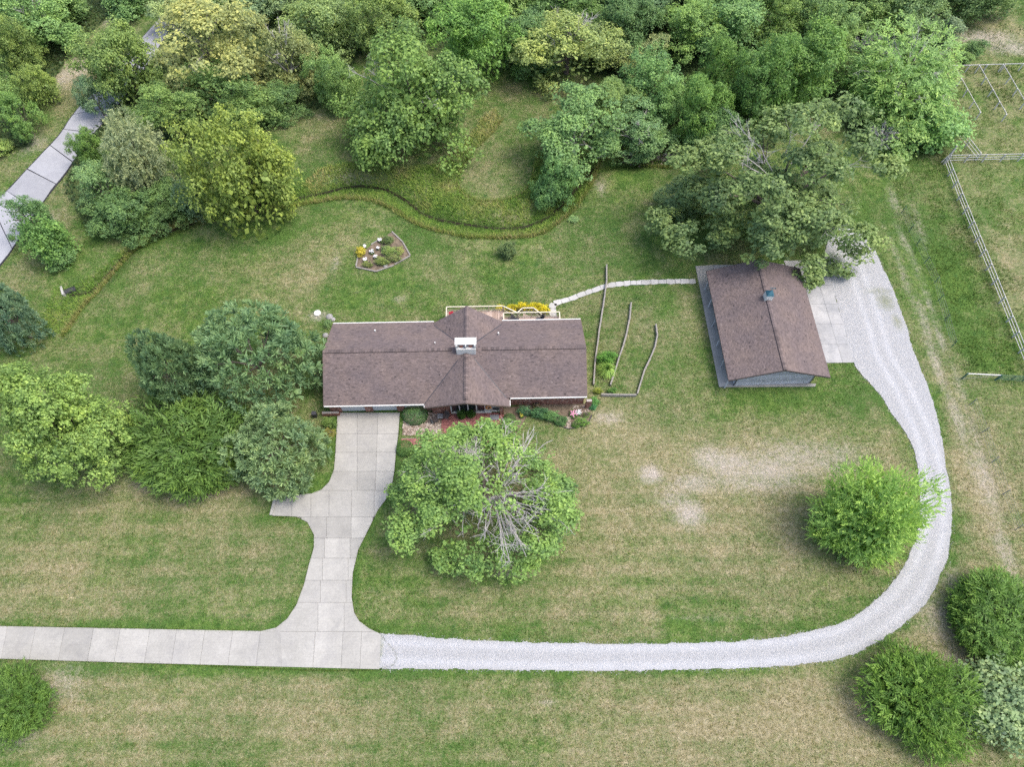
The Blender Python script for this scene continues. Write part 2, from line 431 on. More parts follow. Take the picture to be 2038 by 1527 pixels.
TALL_L = [(128,672),(160,625),(190,590),(215,560),(250,520),(275,495),(320,468),(380,447),(440,435),(500,425),(560,417),(620,407),(660,400),(700,398),(740,403),(780,420),(820,445),(870,463),(930,475),(1000,477),(1060,473),(1090,463),(1120,440),(1150,415),(1178,372),(1194,332),(1215,320),(1250,327),(1300,334),(1380,335),(1420,330)]
TALL_U = [(1420,300),(1330,290),(1240,296),(1196,300),(1165,318),(1110,330),(1068,300),(1060,340),(1052,368),(1022,391),(975,399),(940,393),(914,371),(923,337),(947,299),(985,262),(1002,238),(985,215),(960,235),(920,290),(880,325),(800,335),(700,322),(640,334),(600,365),(545,395),(480,412),(400,432),(330,452),(262,482),(215,525),(170,560),(110,575),(85,640)]
def rough_edge(pts, amp, seed, step=.35, wave=1.1):
    """a polyline re-cut every step metres with a ragged offset, as gravel and turf edges have"""
    P = smooth_line([np.array(p, float) for p in pts], 6); out = []
    acc = 0
    for i in range(len(P) - 1):
        a, b = P[i], P[i+1]; L = np.linalg.norm(b - a); n = max(1, int(L / step)); d = (b - a) / max(L, 1e-9); nr = np.array([-d[1], d[0]])
        for k in range(n):
            q = a + (b - a) * k / n
            o = (float(fnoise(q[0], q[1], wave, seed)) - .5) * 2 * amp + (random.random() - .5) * amp * .7
            out.append(tuple(q + nr * o))
    out.append(tuple(P[-1])); return out
DRIVE = flat(DRIVE_PX)
GRAVEL = rough_edge(flat(GRAVEL_OUT), .12, 5, .2) + rough_edge(flat(GRAVEL_IN)[::-1], .1, 9, .2)
TALL = GL(TALL_L) + GL(TALL_U)
ROADP = GL(ROAD_L) + GL(ROAD_R)[::-1]
RAIL_FENCE = GL([(1887,312),(1915,385),(1950,470),(1985,555),(2015,630),(2040,692),(2110,870)])
WIRE_FENCE = GL([(1800,440),(1817,478),(1835,515),(1853,560),(1880,640),(1897,690),(1925,745),(1940,800),(1962,860),(1982,918),(2020,1030)])
PEN = GL([(1893,133),(2120,128),(2200,240),(1950,232)])
WOODLAND = GL([(-250,-60),(2300,-60),(1860,30),(1890,120),(1860,240),(1790,300),(1700,300),(1660,195),(1560,200),(1540,300),(1400,300),(1330,285),(1180,300),(1160,200),(1250,160),(1090,130),(1000,110),(830,100),(730,90),(640,215),(480,240),(330,470),(180,470),(130,380),(160,280),(260,190),(330,90),(390,-10),(280,-10),(210,40),(140,110),(80,200),(60,290),(-40,330),(-250,400)])

# ---------------------------------------------------------------- ground sheet
def axis(lo, hi, st, far):
    a = list(np.arange(lo, hi + 1e-6, st)); g = st; x = lo; pre = []
    while x > -far: g *= 1.6; x -= g; pre.append(x)
    g = st; x = a[-1]; post = []
    while x < far: g *= 1.6; x += g; post.append(x)
    return np.array(pre[::-1] + a + post)
AX = axis(-97, 97, .42, 2500); AY = axis(-12, 124, .42, 2500)
GX, GY = np.meshgrid(AX, AY); gx, gy = GX.ravel(), GY.ravel()
gz = H(gx, gy)
nx, ny = len(AX), len(AY)
I = np.arange(nx * ny).reshape(ny, nx)
GF = np.stack([I[:-1, :-1].ravel(), I[:-1, 1:].ravel(), I[1:, 1:].ravel(), I[1:, :-1].ravel()], 1)
gz = gz + (fnoise(gx, gy, 3.0, 41) - .5) * .05
gm = mk_mesh('ground', np.stack([gx, gy, gz], 1), GF, M_GROUND)
gm.polygons.foreach_set('use_smooth', np.ones(len(gm.polygons), bool))
ground = tag(link('ground', gm), kind='structure')

dDrive = np.minimum(dist_poly(gx, gy, DRIVE, True), dist_poly(gx, gy, GRAVEL[::6], True))
def spot(px, py, rx, ry, amp):
    c = G(px, py); s = mpp(px, py, c[2]); ax, ay = rx * s, ry * s / .9
    return amp * np.exp(-(((gx - c[0]) / ax) ** 2 + ((gy - c[1]) / ay) ** 2))
front = 1 - sstep(30, 40, gy)
dry = .24 + .12 * front + (fnoise(gx, gy, 9, 3) - .5) * .75 + (fnoise(gx, gy, 2.6, 13) - .5) * .55
dry += .2 * np.sin(gy * 2 * math.pi / 2.1 + 2.0 * fnoise(gx, gy, 20, 5)) * (1 - sstep(22, 34, gy)) * (.15 + fnoise(gx, gy, 8, 33)) * (gx > -100)
dry -= .07 * sstep(46, 52, gy) * (1 - sstep(62, 75, gy))
for a in ((1240,1000,330,110,.2),(1450,900,260,70,.26),(1000,1180,200,70,.12),(1480,1120,250,90,.14),(300,1130,280,90,.16),(400,1400,500,60,.14),(1100,1420,500,70,.2),(1500,1430,300,80,.17),
          (1650,1390,160,120,.4),(1860,1230,110,110,.55),(330,990,170,45,.3),(1230,820,60,40,.25),(1960,1000,90,200,.3),(1850,700,60,200,.15),(640,500,60,50,.25),(960,350,50,60,.22),(1000,310,50,60,.12),
          (1010,200,60,40,.25),(620,250,80,60,.2),(700,480,120,30,.12),(1180,370,30,60,.25),(180,150,50,70,.5),(140,120,40,90,.5),(110,450,30,30,.35),(1960,60,90,40,.4),(2000,300,70,40,.3),(1990,480,70,120,.25),
          (1000,1290,900,10,.15),(60,1130,120,80,.15),(590,620,60,30,.2),(330,560,120,60,-.12),(520,480,100,40,-.22),(260,640,100,50,-.2),(1330,430,80,60,-.15),(1560,800,120,25,-.3),(1330,760,60,90,-.1),(880,560,120,40,-.1),(1100,120,80,30,-.3),
          (1850,560,30,150,-.15),(1900,560,30,150,-.35),(1960,720,60,60,-.3),(1620,210,40,40,-.3),(1750,620,8,60,-.2)):
    dry += spot(*a)
dry -= .38 * np.exp(-(dDrive / 1.1) ** 2) * (gy < 38)
dry -= .3 * np.exp(-((gx + 14) / 6) ** 2 - ((gy - 28) / 14) ** 2) * 0
bare = np.zeros_like(gx)
for a in ((1296,944,22,16,1.0),(1455,925,60,30,.75),(1530,935,80,30,.7),(1415,915,36,26,.75),(1380,962,50,20,.62),(1372,1022,30,24,.9),(1340,990,40,30,.4),(1590,915,130,40,.5),(1500,960,110,22,.5),(1210,832,34,14,.5),(1660,900,80,25,.35),(310,960,60,20,.45),(380,985,60,16,.3),(1195,372,14,26,.4),(1960,75,60,22,.75),
          (2020,95,60,20,.7),(1840,640,12,60,.4),(1862,720,12,60,.5),(1905,830,14,60,.5),(1960,960,16,80,.5),(2000,1100,20,60,.45),(1870,1230,50,60,.35),(1900,1170,30,40,.4),(1905,1330,30,40,.5),(160,130,30,40,.55),(130,150,20,40,.55),(220,40,40,18,.4),(60,285,40,30,.4),(600,205,14,12,.5),
          (632,629,22,10,.6),(667,525,8,20,.4),(795,595,14,8,.35),(100,440,16,24,.35),(620,230,60,10,.2),(700,355,60,14,.35),(1780,400,12,40,.35),(1800,560,8,40,.35),(1830,450,10,60,.3),(120,1360,60,40,.35),(30,1470,60,20,.4),(1090,1400,18,6,.45),(1010,1140,22,8,.4),(1400,1230,100,6,.2),(1270,310,40,14,.6),(1380,310,60,14,.6)):
    bare = np.maximum(bare, spot(*a))
for off, amp in ((1.2, .36), (2.9, .3)):        # two worn wheel tracks beside the wire fence
    P = [np.array(p) for p in WIRE_FENCE]; tr = [(p[0] - off * 1.0, p[1] - off * .3) for p in P]
    bare = np.maximum(bare, amp * np.exp(-(dist_poly(gx, gy, tr) / .6) ** 2) * (.05 + 1.5 * fnoise(gx, gy, 3, 71)))
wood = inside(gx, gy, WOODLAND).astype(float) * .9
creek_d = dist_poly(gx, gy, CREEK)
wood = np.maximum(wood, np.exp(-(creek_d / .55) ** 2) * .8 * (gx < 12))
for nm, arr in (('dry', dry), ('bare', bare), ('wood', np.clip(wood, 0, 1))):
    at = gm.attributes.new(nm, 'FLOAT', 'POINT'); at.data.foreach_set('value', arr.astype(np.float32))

# ---------------------------------------------------------------- driveway slabs
def clip_convex(subj, clip):
    A = sum(clip[i][0]*clip[(i+1) % len(clip)][1] - clip[(i+1) % len(clip)][0]*clip[i][1] for i in range(len(clip)))
    if A < 0: clip = clip[::-1]
    out = list(subj)
    for i in range(len(clip)):
        a, b = clip[i], clip[(i+1) % len(clip)]; res = []
        side = lambda p: (b[0]-a[0])*(p[1]-a[1]) - (b[1]-a[1])*(p[0]-a[0])
        for k in range(len(out)):
            p, q = out[k], out[(k+1) % len(out)]; sp, sq = side(p), side(q)
            if sp >= 0: res.append(p)
            if (sp >= 0) != (sq >= 0):
                t = sp / (sp - sq); res.append((p[0]+(q[0]-p[0])*t, p[1]+(q[1]-p[1])*t))
        out = res
        if len(out) < 3: return []
    return out
def inset(q, d):
    A = sum(q[i][0]*q[(i+1) % len(q)][1] - q[(i+1) % len(q)][0]*q[i][1] for i in range(len(q)))
    if A < 0: q = q[::-1]
    n = len(q); L = []
    for i in range(n):
        a = np.array(q[i]); b = np.array(q[(i+1) % n]); e = (b-a)/np.linalg.norm(b-a); nr = np.array([-e[1], e[0]]); L.append((a + nr*d, e))
    out = []
    for i in range(n):
        p, e = L[i-1]; q2, f = L[i]; den = e[0]*f[1]-e[1]*f[0]
        if abs(den) < 1e-6: out.append(tuple(q2)); continue
        t = ((q2[0]-p[0])*f[1]-(q2[1]-p[1])*f[0])/den; out.append(tuple(p + e*t))
    return out
def area(q): return abs(sum(q[i][0]*q[(i+1) % len(q)][1] - q[(i+1) % len(q)][0]*q[i][1] for i in range(len(q)))) / 2
def slabs(outline, cells, parent, mat, z0, z1, gap=.013, name='slab'):
    n = 0
    for c in cells:
        r = clip_convex(outline, inset(c, gap))
        if len(r) >= 3 and area(r) > .25:
            m = MB(); dz = random.uniform(-.008, .008); m.prism(r, z0, z1 + dz); m.build(name, mat, parent); n += 1
    return n
def strip_cells(ya, yb, xs_a, xs_b):
    """cells between two rows; xs_* are joint positions along each row"""
    return [flat([(xs_a[i], ya), (xs_a[i+1], ya), (xs_b[i+1], yb), (xs_b[i], yb)]) for i in range(len(xs_a) - 1)]
driveway = tag(empty('driveway', (0, 0, 0)), kind='structure')
m = MB(); m.prism([p for p in DRIVE], -.2, .018); m.build('joint_filler', M_JOINT, driveway)
cells = []
for ya, yb in ((800,864),(864,901),(901,939),(939,977)):
    cells += strip_cells(ya, yb, [400,711,752-(ya-836)*.035,900], [400,711-.0,752-(yb-836)*.035,900])
for ya, yb, cols in ((977,1030,(500,581,619,655,700,745,900)),(1030,1072,(500,560,600,650,699,742,900)),(1072,1112,(500,646,697,900)),(1112,1156,(400,642,693,900)),(1156,1200,(400,638,689,900)),(1200,1258,(558,633,685,900))):
    cells += strip_cells(ya, yb, cols, cols)
xt = [-420,-365,-310,-255,-200,-150,-98,-42,14,70,128,185,238,297,350,406,461,516,570,628,683,720,900]
xb = [x - 18 + max(0, (x - 100)) * .022 for x in xt]
il = xt.index(570) + 1
cells += strip_cells(1220, 1345, [x + 7.5 for x in xt[:il-1]] + [558], xb[:il]) + [flat([(558,1258),(570,1258),(566,1345),(560,1345)])] * 0
cells += strip_cells(1258, 1345, [558] + xt[il:], [xb[il-1]] + xb[il:])
slabs(DRIVE, cells, driveway, M_CONC, -.15, .055)
m = MB(); c = flat([(546,990),(552,990),(543,1026),(537,1026)]); m.prism(c, -.1, .16); m.build('kerb', M_CONC, driveway)

# ---------------------------------------------------------------- gravel drive
def sheet(outline, z, step=.5, thick=.25):
    """a draped sheet with a skirt, cut to an outline: fine triangles by ear-clipping of a closed curve"""
    bmv = MB(); return bmv
import bmesh
def fill_outline(name, outline, mat, zf, step=None):
    bm = bmesh.new(); vs_ = [bm.verts.new((p[0], p[1], 0)) for p in outline]
    es = [bm.edges.new((vs_[i], vs_[(i+1) % len(vs_)])) for i in range(len(vs_))]
    bmesh.ops.triangle_fill(bm, use_beauty=True, use_dissolve=False, edges=es)
    for v in bm.verts: v.co.z = zf(v.co.x, v.co.y)
    bmesh.ops.recalc_face_normals(bm, faces=bm.faces)
    for f in bm.faces:
        if f.normal.z < 0: f.normal_flip()
    me = bpy.data.meshes.new(name); bm.to_mesh(me); bm.free()
    me.materials.append(mat); return me
gv_me = bpy.data.meshes.new('gravel_drive')
# gridded gravel so that wear can vary over it
def grid_in(outline, step, zf, mat, name, attrs=None):
    o = np.array(outline); lo = o.min(0); hi = o.max(0)
    xs = np.arange(lo[0], hi[0] + step, step); ys = np.arange(lo[1], hi[1] + step, step)
    X, Y = np.meshgrid(xs[:-1] + step/2, ys[:-1] + step/2)
    keep = inside(X.ravel(), Y.ravel(), outline).reshape(X.shape)
    J = np.arange(len(xs)*len(ys)).reshape(len(ys), len(xs))
    q = np.stack([J[:-1,:-1], J[:-1,1:], J[1:,1:], J[1:,:-1]], -1)[keep]
    used = np.unique(q); remap = -np.ones(len(xs)*len(ys), np.int64); remap[used] = np.arange(len(used))
    PX, PY = np.meshgrid(xs, ys); px, py = PX.ravel()[used], PY.ravel()[used]
    me = mk_mesh(name, np.stack([px, py, zf(px, py)], 1), remap[q], mat)
    return me, px, py
gv_me, gpx, gpy = grid_in(GRAVEL, .075, lambda x, y: H(x, y) + .028 + (fnoise(x, y, 1.2, 17) - .5) * .05 * 0 + .012, M_GRAVEL, 'gravel_drive')
gb = np.zeros_like(gpx)
def gspot(px, py, rx, ry, amp):
    c = G(px, py); s = mpp(px, py); return amp * np.exp(-(((gpx-c[0])/(rx*s))**2 + ((gpy-c[1])/(ry*s))**2))
for a in ((1762,600,18,22,.6),(1750,580,30,10,.4),(1785,640,10,20,.5),(1660,520,40,40,.35),(1700,500,40,30,.3),(1655,610,5,60,.35),(1680,690,5,40,.3),(758,1290,6,30,.4)): gb = np.maximum(gb, gspot(*a))
cl_ = [((a[0]+c[0])/2, (a[1]+c[1])/2) for a, c in zip(smooth_line([np.array(p) for p in flat(GRAVEL_OUT)], 6)[::3], smooth_line([np.array(p) for p in flat(GRAVEL_IN)], 6)[::3])]
dO = dist_poly(gpx, gpy, flat(GRAVEL_OUT)); dI = dist_poly(gpx, gpy, flat(GRAVEL_IN)); mid_ = (dO - dI) / 2
rut = np.exp(-((np.abs(mid_) - .8) / .38) ** 2)
at = gv_me.attributes.new('rut', 'FLOAT', 'POINT'); at.data.foreach_set('value', rut.astype(np.float32))
at = gv_me.attributes.new('bare', 'FLOAT', 'POINT'); at.data.foreach_set('value', gb.astype(np.float32))
gravel = tag(link('gravel_drive', gv_me), kind='structure')

# loose stones along the ragged gravel edges (nobody could count them)
def scatter_stones(name, pts, size, mat, z=.02):
    n = len(pts); pts = np.asarray(pts); base = np.array([[1,0,0],[-.5,.87,0],[-.5,-.87,0],[0,0,1.]])
    s = size * rng.uniform(.5, 1.5, (n,1,1)); a = rng.uniform(0, 6.28, n)
    R = np.zeros((n,3,3)); R[:,0,0] = np.cos(a); R[:,0,1] = -np.sin(a); R[:,1,0] = np.sin(a); R[:,1,1] = np.cos(a); R[:,2,2] = .8
    V = np.einsum('nij,kj->nki', R, base) * s; V[:,:,:2] += pts[:,None,:2]; V[:,:,2] += pts[:,None,2] + z
    Fc = (np.array([[0,1,3],[1,2,3],[2,0,3]])[None] + (np.arange(n)*4)[:,None,None]).reshape(-1,3)
    return mk_mesh(name, V.reshape(-1,3), Fc, mat, np.repeat(rng.uniform(0,1,n), 3))
pts = []
GE = np.array(GRAVEL)
for k in range(2600):
    i = rng.integers(0, len(GE)); q = GE[i] + rng.normal(0, .14, 2); pts.append((q[0], q[1], float(0.0)))
pts = np.array(pts); pts[:, 2] = H(pts[:, 0], pts[:, 1])
M_LIME = tint_mat('limestone_chip', [(0, (.16, .155, .15)), (.5, (.28, .28, .28)), (1, (.36, .36, .36))])
tag(link('loose_gravel', scatter_stones('loose_gravel', pts, .04, M_LIME)), 'loose white gravel chips spilled along the edges of the gravel drive', 'gravel', kind='stuff')

# ---------------------------------------------------------------- old concrete road with tar joints
road = tag(empty('road', (0, 0, 0)), kind='structure')
zr = lambda x, y: float(H(x, y))
m = MB(); P = smooth_line([np.array(p) for p in GL(ROAD_L)], 4); Q = smooth_line([np.array(p) for p in GL(ROAD_R)], 4)
k_ = min(len(P), len(Q))
P = P[:k_]; Q = Q[:k_]
def road_strip(mb, A, B, up):
    for i in range(len(A) - 1):
        q = [A[i], B[i], B[i+1], A[i+1]]; mb.prism([tuple(p) for p in q], [zr(*p) - .2 for p in q], [zr(*p) + up + .03 for p in q])
road_bed = MB(); road_strip(road_bed, P, Q, .02); road_bed.build('tar_bed', M_TAR, road)
mid = (np.array(P) + np.array(Q)) / 2; seg = np.r_[0, np.cumsum(np.linalg.norm(np.diff(mid, axis=0), axis=1))]
def at_s(A, s):
    A = np.array(A); return np.array([np.interp(s, seg, A[:, 0]), np.interp(s, seg, A[:, 1])])
s = 0.3
while s < seg[-1] - 1:
    e = min(s + 4.6, seg[-1]); cl = []; cr = []
    for t in np.linspace(s + .07, e - .07, 4):
        a, b = at_s(P, t), at_s(Q, t); d = (b - a) / np.linalg.norm(b - a); j = random.uniform(.03, .14)
        cl.append(a + d * (.1 + j)); cr.append(b - d * (.1 + random.uniform(.03, .2)))
    mb = MB(); q = cl + cr[::-1]
    mb.prism([tuple(p) for p in q], [zr(*p) - .15 for p in q], [zr(*p) + .08 for p in q]); mb.build('slab', M_ROAD, road)
    s = e

# ---------------------------------------------------------------- creek water
cw = MB(); C2 = smooth_line([np.array(p) for p in CREEK], 4)
for i in range(len(C2) - 1):
    a, b = C2[i], C2[i+1]
    if a[0] > 12: break
    d = (b - a) / np.linalg.norm(b - a); nr = np.array([-d[1], d[0]]) * .2
    cw.poly([(*(a-nr), float(H(*a))+.1), (*(b-nr), float(H(*b))+.1), (*(b+nr), float(H(*b))+.1), (*(a+nr), float(H(*a))+.1)])
tag(cw.build('creek_water', M_WATER), kind='structure')

# ---------------------------------------------------------------- grasses
def blades(P, h, w, lean, tint, name, mat=None):
    """one triangle per blade at each (x, y)"""
    n = len(P); x, y = P[:, 0], P[:, 1]; z = H(x, y)
    a = rng.uniform(0, 2*math.pi, n); hh = h * rng.uniform(.55, 1.25, n); ww = w * rng.uniform(.6, 1.4, n)
    la = rng.uniform(0, 2*math.pi, n); ll = lean * hh * rng.uniform(.2, 1, n)
    V = np.zeros((n, 3, 3))
    V[:,0] = np.stack([x - np.cos(a)*ww/2, y - np.sin(a)*ww/2, z - .02], 1); V[:,1] = np.stack([x + np.cos(a)*ww/2, y + np.sin(a)*ww/2, z - .02], 1)
    V[:,2] = np.stack([x + np.cos(la)*ll, y + np.sin(la)*ll, z + hh], 1)
    return mk_mesh(name, V.reshape(-1, 3), np.arange(n*3).reshape(-1, 3), mat or M_BLADE, np.clip(tint, 0, 1))
def scatter(poly, dens, clumpy=0, seed=1):
    o = np.array(poly); lo = o.min(0); hi = o.max(0); n = int((hi-lo).prod() * dens)
    P = rng.uniform(lo, hi, (n, 2)); k = inside(P[:,0], P[:,1], poly)
    if clumpy: k &= rng.uniform(0, 1, n) < np.clip((fnoise(P[:,0], P[:,1], clumpy, seed) - .3) * 2.6, .03, 1)
    return P[k]
P = scatter(TALL, 60); dl = dist_poly(P[:,0], P[:,1], GL(TALL_L)); dc = dist_poly(P[:,0], P[:,1], CREEK)
k = (dc > .16); P, dl, dc = P[k], dl[k], dc[k]
du = dist_poly(P[:,0], P[:,1], GL([(1068,300),(1060,340),(1052,368),(1022,391),(975,399),(940,393),(914,371),(923,337),(947,299),(985,262),(1002,238)]))
near = (P[:,1] < np.interp(P[:,0], [c[0] for c in CREEK], [c[1] for c in CREEK]))
hh = .34 + .22*fnoise(P[:,0], P[:,1], 2.5, 61) - .1*near
ti = .4 + .06*(~near) + (fnoise(P[:,0], P[:,1], 3.0, 63)-.5)*(.45 + .3*(~near)) + rng.normal(0, .07, len(P)) - .22*np.exp(-(dc/.7)**2)
tag(link('tall_grass', blades(P, hh, .1, 1.5, ti, 'tall_grass', M_REED)), 'unmown tall grass along both banks of the creek', 'grass', kind='stuff')
# the mower's edge: a dense lip of tall stems, ochre where they are cut bare
LIP = []; NL = GL(TALL_L)
for pl, dens, wdt in ((NL, 60, .55), (GL([(1068,300),(1060,340),(1052,368),(1022,391),(975,399),(940,393),(914,371),(923,337),(947,299),(985,262),(1002,238)]), 16, .4)):
    pl = smooth_line([np.array(p) for p in pl], 5)
    for k in range(len(pl)-1):
        n_ = int(np.linalg.norm(pl[k+1]-pl[k])*dens); t_ = rng.uniform(0, 1, n_)
        q = pl[k]+(pl[k+1]-pl[k])*t_[:,None]; d_ = (pl[k+1]-pl[k])/np.linalg.norm(pl[k+1]-pl[k]); LIP.append(q + np.array([-d_[1], d_[0]])*rng.uniform(0, wdt, n_)[:,None])
LIP = np.concatenate(LIP); LIP = LIP[inside(LIP[:,0], LIP[:,1], TALL)]
tl = .62 + (fnoise(LIP[:,0], LIP[:,1], 2.2, 65)-.5)*.35 + rng.normal(0, .06, len(LIP))
tag(link('reeds', blades(LIP, .75, .1, .6, tl, 'reeds', M_REED)), 'standing ochre reeds in a narrow lip along the mown lawn edge', 'reeds', kind='stuff')
# pasture and rough strips on the right, verge grass, weeds
PAST = RAIL_FENCE + GL([(2300,900),(2300,-40),(1900,-20),(1915,110),(1900,240),(1940,300)])
STRIP = GL([(1770,330),(1800,440),(1817,478),(1835,515),(1853,560),(1880,640),(1900,690),(1925,742),(2060,757),(2040,692),(2015,630),(1985,555),(1950,470),(1915,385),(1887,312),(1840,250),(1780,300)])
P = np.concatenate([scatter(PAST, 26, 2.2, 81), scatter(STRIP, 34, 1.6, 83)])
inp = inside(P[:,0], P[:,1], PEN)
ti = .36 + (fnoise(P[:,0], P[:,1], 2.6, 85)-.5)*.8 + rng.normal(0, .12, len(P)) - .15*inp
df = dist_poly(P[:,0], P[:,1], RAIL_FENCE)
ti -= .2*np.exp(-(df/1.0)**2)
hh = .16 + .22*inp + .24*fnoise(P[:,0], P[:,1], 1.6, 87) + .25*np.exp(-(df/.5)**2)
tag(link('pasture_grass', blades(P, hh, .085, .9, ti, 'pasture_grass', M_PAST)), 'rough uncut pasture grass in the fenced paddocks', 'grass', kind='stuff')
# lawn turf: short blades over all mown ground in view
LAWN = [(-62,-2),(62,-2),(80,100),(-80,100)]
P = scatter(LAWN, 48)
bad = inside(P[:,0], P[:,1], DRIVE) | inside(P[:,0], P[:,1], GRAVEL) | inside(P[:,0], P[:,1], TALL) | inside(P[:,0], P[:,1], WOODLAND) | inside(P[:,0], P[:,1], ROADP) | inside(P[:,0], P[:,1], PAST)
P = P[~bad]
ix = np.clip(np.searchsorted(AX, P[:,0]), 0, nx-1); iy = np.clip(np.searchsorted(AY, P[:,1]), 0, ny-1)
dv = dry.reshape(ny, nx)[iy, ix]; bv = bare.reshape(ny, nx)[iy, ix]
k = rng.uniform(0, 1, len(P)) > bv*1.6
P, dv = P[k], dv[k]
ti = np.where(rng.uniform(0, 1, len(P)) < np.clip(dv*.75 + .02, 0, 1), rng.uniform(.6, 1.0, len(P)), rng.uniform(.0, .52, len(P)))
EG = rough_edge(list(DRIVE), .03, 3, .03); EG = np.array(EG); EG = EG[(np.abs(EG[:,0]) < 62)] ; EG = np.repeat(EG, 2, 0) + rng.normal(0, .05, (len(EG)*2, 2)); EG = EG[EG[:,1] < 34.3]
P = np.concatenate([P, EG]); ti = np.concatenate([ti, rng.uniform(.15, .5, len(EG))])
tag(link('lawn_turf', blades(P, .085, .1, 1.5, ti, 'lawn_turf')), 'short mown lawn grass, part green and part dried to straw', 'grass', kind='stuff')
# ---------------------------------------------------------------- ranch house
HA = math.radians(1.2)
house = tag(empty('house', (-5.0, 39.80, 0), HA), 'long single storey brick ranch house with brown shingle roof and white chimney', 'house')
def HW(u, v, z=0): return np.array([-5 + u*math.cos(HA) - v*math.sin(HA), 39.8 + u*math.sin(HA) + v*math.cos(HA), z])
ZR = 5.2; SMF = 2.7/5.3; SMR = 2.7/5.35; SGF = 2.7/4.65; SGR = .6
PLANES = [  # plan polygon, axis the fall runs along, sign, slope
    ([(-15.65,0),(0,0),(-4.65,-5.3),(-15.65,-5.3)], 'v', -1, SMF),
    ([(0,0),(13.1,0),(13.1,-4.85),(4.258,-4.85)], 'v', -1, SMF),
    ([(0,0),(-4.65,-5.3),(-4.65,-5.75),(0,-6.6)], 'u', -1, SGF),
    ([(0,0),(0,-6.6),(4.65,-5.75),(4.65,-4.85),(4.258,-4.85)], 'u', 1, SGF),
    ([(-15.65,0),(0,0),(-3.9,4.63),(-3.9,5.35),(-15.65,5.35)], 'v', 1, SMR),
    ([(0,0),(13.1,0),(13.1,5.35),(3.9,5.35),(3.9,4.63)], 'v', 1, SMR),
    ([(0,0),(-3.9,4.63),(-3.9,5.0),(0,5.65)], 'u', -1, SGR),
    ([(0,0),(3.9,4.63),(3.9,5.0),(0,5.65)], 'u', 1, SGR)]
def pz(u, v, ax, sg, sl, zr): return zr - sl * (sg * (v if ax == 'v' else u))
def shingle_rows(mb, poly, ax, sg, sl, zr, seed, expo=.15):
    """overlapping courses of laminated shingle tabs, each with a raised butt edge"""
    r = np.random.default_rng(seed)
    Q = [((p[1] if ax == 'v' else p[0]) * sg, (p[0] if ax == 'v' else p[1])) for p in poly]   # (distance down, along)
    dmax = max(q[0] for q in Q); dst = expo * math.cos(math.atan(sl))
    def span(d):
        xs = []
        for i in range(len(Q)):
            (d1, s1), (d2, s2) = Q[i], Q[(i+1) % len(Q)]
            if (d1 - d) * (d2 - d) <= 0 and abs(d1 - d2) > 1e-9: xs.append(s1 + (s2 - s1) * (d - d1) / (d2 - d1))
        return (min(xs), max(xs)) if len(xs) >= 2 else None
    n = int(dmax / dst) + 1
    for i in range(n):
        d0 = max(i * dst, .004); d1 = min((i + 1) * dst, dmax - .003)
        if d1 - d0 < .02: continue
        a, b = span(d0), span(d1)
        if a is None or b is None: continue
        lo = min(a[0], b[0]); hi = max(a[1], b[1]); s = lo - r.uniform(0, .3)
        while s < hi:
            w = r.uniform(.12, .34); e = s + w
            q = [(d0, np.clip(s, *a)), (d0, np.clip(e, *a)), (d1, np.clip(e, *b)), (d1, np.clip(s, *b))]
            s = e
            if max(q[1][1]-q[0][1], q[2][1]-q[3][1]) < .01: continue
            lift = .014 + (.012 if r.random() < .45 else 0) + r.uniform(0, .004)
            P = []
            for k, (d, x) in enumerate(q):
                up = .004 if k < 2 else lift
                P.append((x, d*sg, zr - sl*d + up) if ax == 'v' else (d*sg, x, zr - sl*d + up))
            for k in (3, 2):
                d, x = q[k]
                P.append((x, (d+.001)*sg, zr - sl*d - .006) if ax == 'v' else ((d+.001)*sg, x, zr - sl*d - .006))
            t = float(np.clip(r.normal(.54, .13) - (.06 if lift > .025 else 0), 0, 1))
            b0 = len(mb.v); mb.v += P
            flip = (ax == 'v') == (sg < 0)
            fs = [(0, 1, 2, 3), (3, 2, 5, 4)]
            for f in fs:
                mb.f.append(tuple(b0 + j for j in (f[::-1] if flip else f))); mb.t.append(t if f is fs[0] else 0.02)
def ridge_caps(mb, p0, p1, half, slope, lift=.11, seg=.3):
    p0 = np.array(p0, float); p1 = np.array(p1, float); d = p1 - p0; L = np.linalg.norm(d); d /= L
    s = np.array([-d[1], d[0], 0]); s /= np.linalg.norm(s); n = int(L / seg)
    for i in range(n):
        a = p0 + d * (i * L / n); b = p0 + d * ((i + 1) * L / n - .012); t = random.uniform(.2, .75)
        up = np.array([0, 0, lift + random.uniform(0, .012)]); up2 = up + np.array([0, 0, .018])
        dn = np.array([0, 0, -half * slope]); fl = np.array([0, 0, -.13])
        for sg in (-1, 1):
            q = [a + up, b + up2, b + s*sg*half + dn + up2, a + s*sg*half + dn + up]
            mb.poly(q if sg < 0 else q[::-1], t)
            q = [q[3], q[2], q[2] + fl, q[3] + fl]; mb.poly(q if sg < 0 else q[::-1], 0.0)
        for c, u_ in ((a, up), (b, up2)):
            mb.poly([c + u_, c + s*half + dn + u_, c + s*half + dn + u_ + fl, c - s*half + dn + u_ + fl, c - s*half + dn + u_], .1)
M_ROOFDECK = simple_mat('roof_deck_edge', (.09, .075, .07), .9)
deckm = MB()
for poly, ax, sg, sl in PLANES:
    zt = [pz(u, v, ax, sg, sl, ZR) - .012 for u, v in poly]; deckm.prism(poly, [z - .16 for z in zt], zt)
roof = deckm.build('roof', M_ROOFDECK, house)
sm = MB()
for i, (poly, ax, sg, sl) in enumerate(PLANES): shingle_rows(sm, poly, ax, sg, sl, ZR, 100 + i)
tag(sm.build('shingle', M_SHINGLE, roof), kind='stuff')
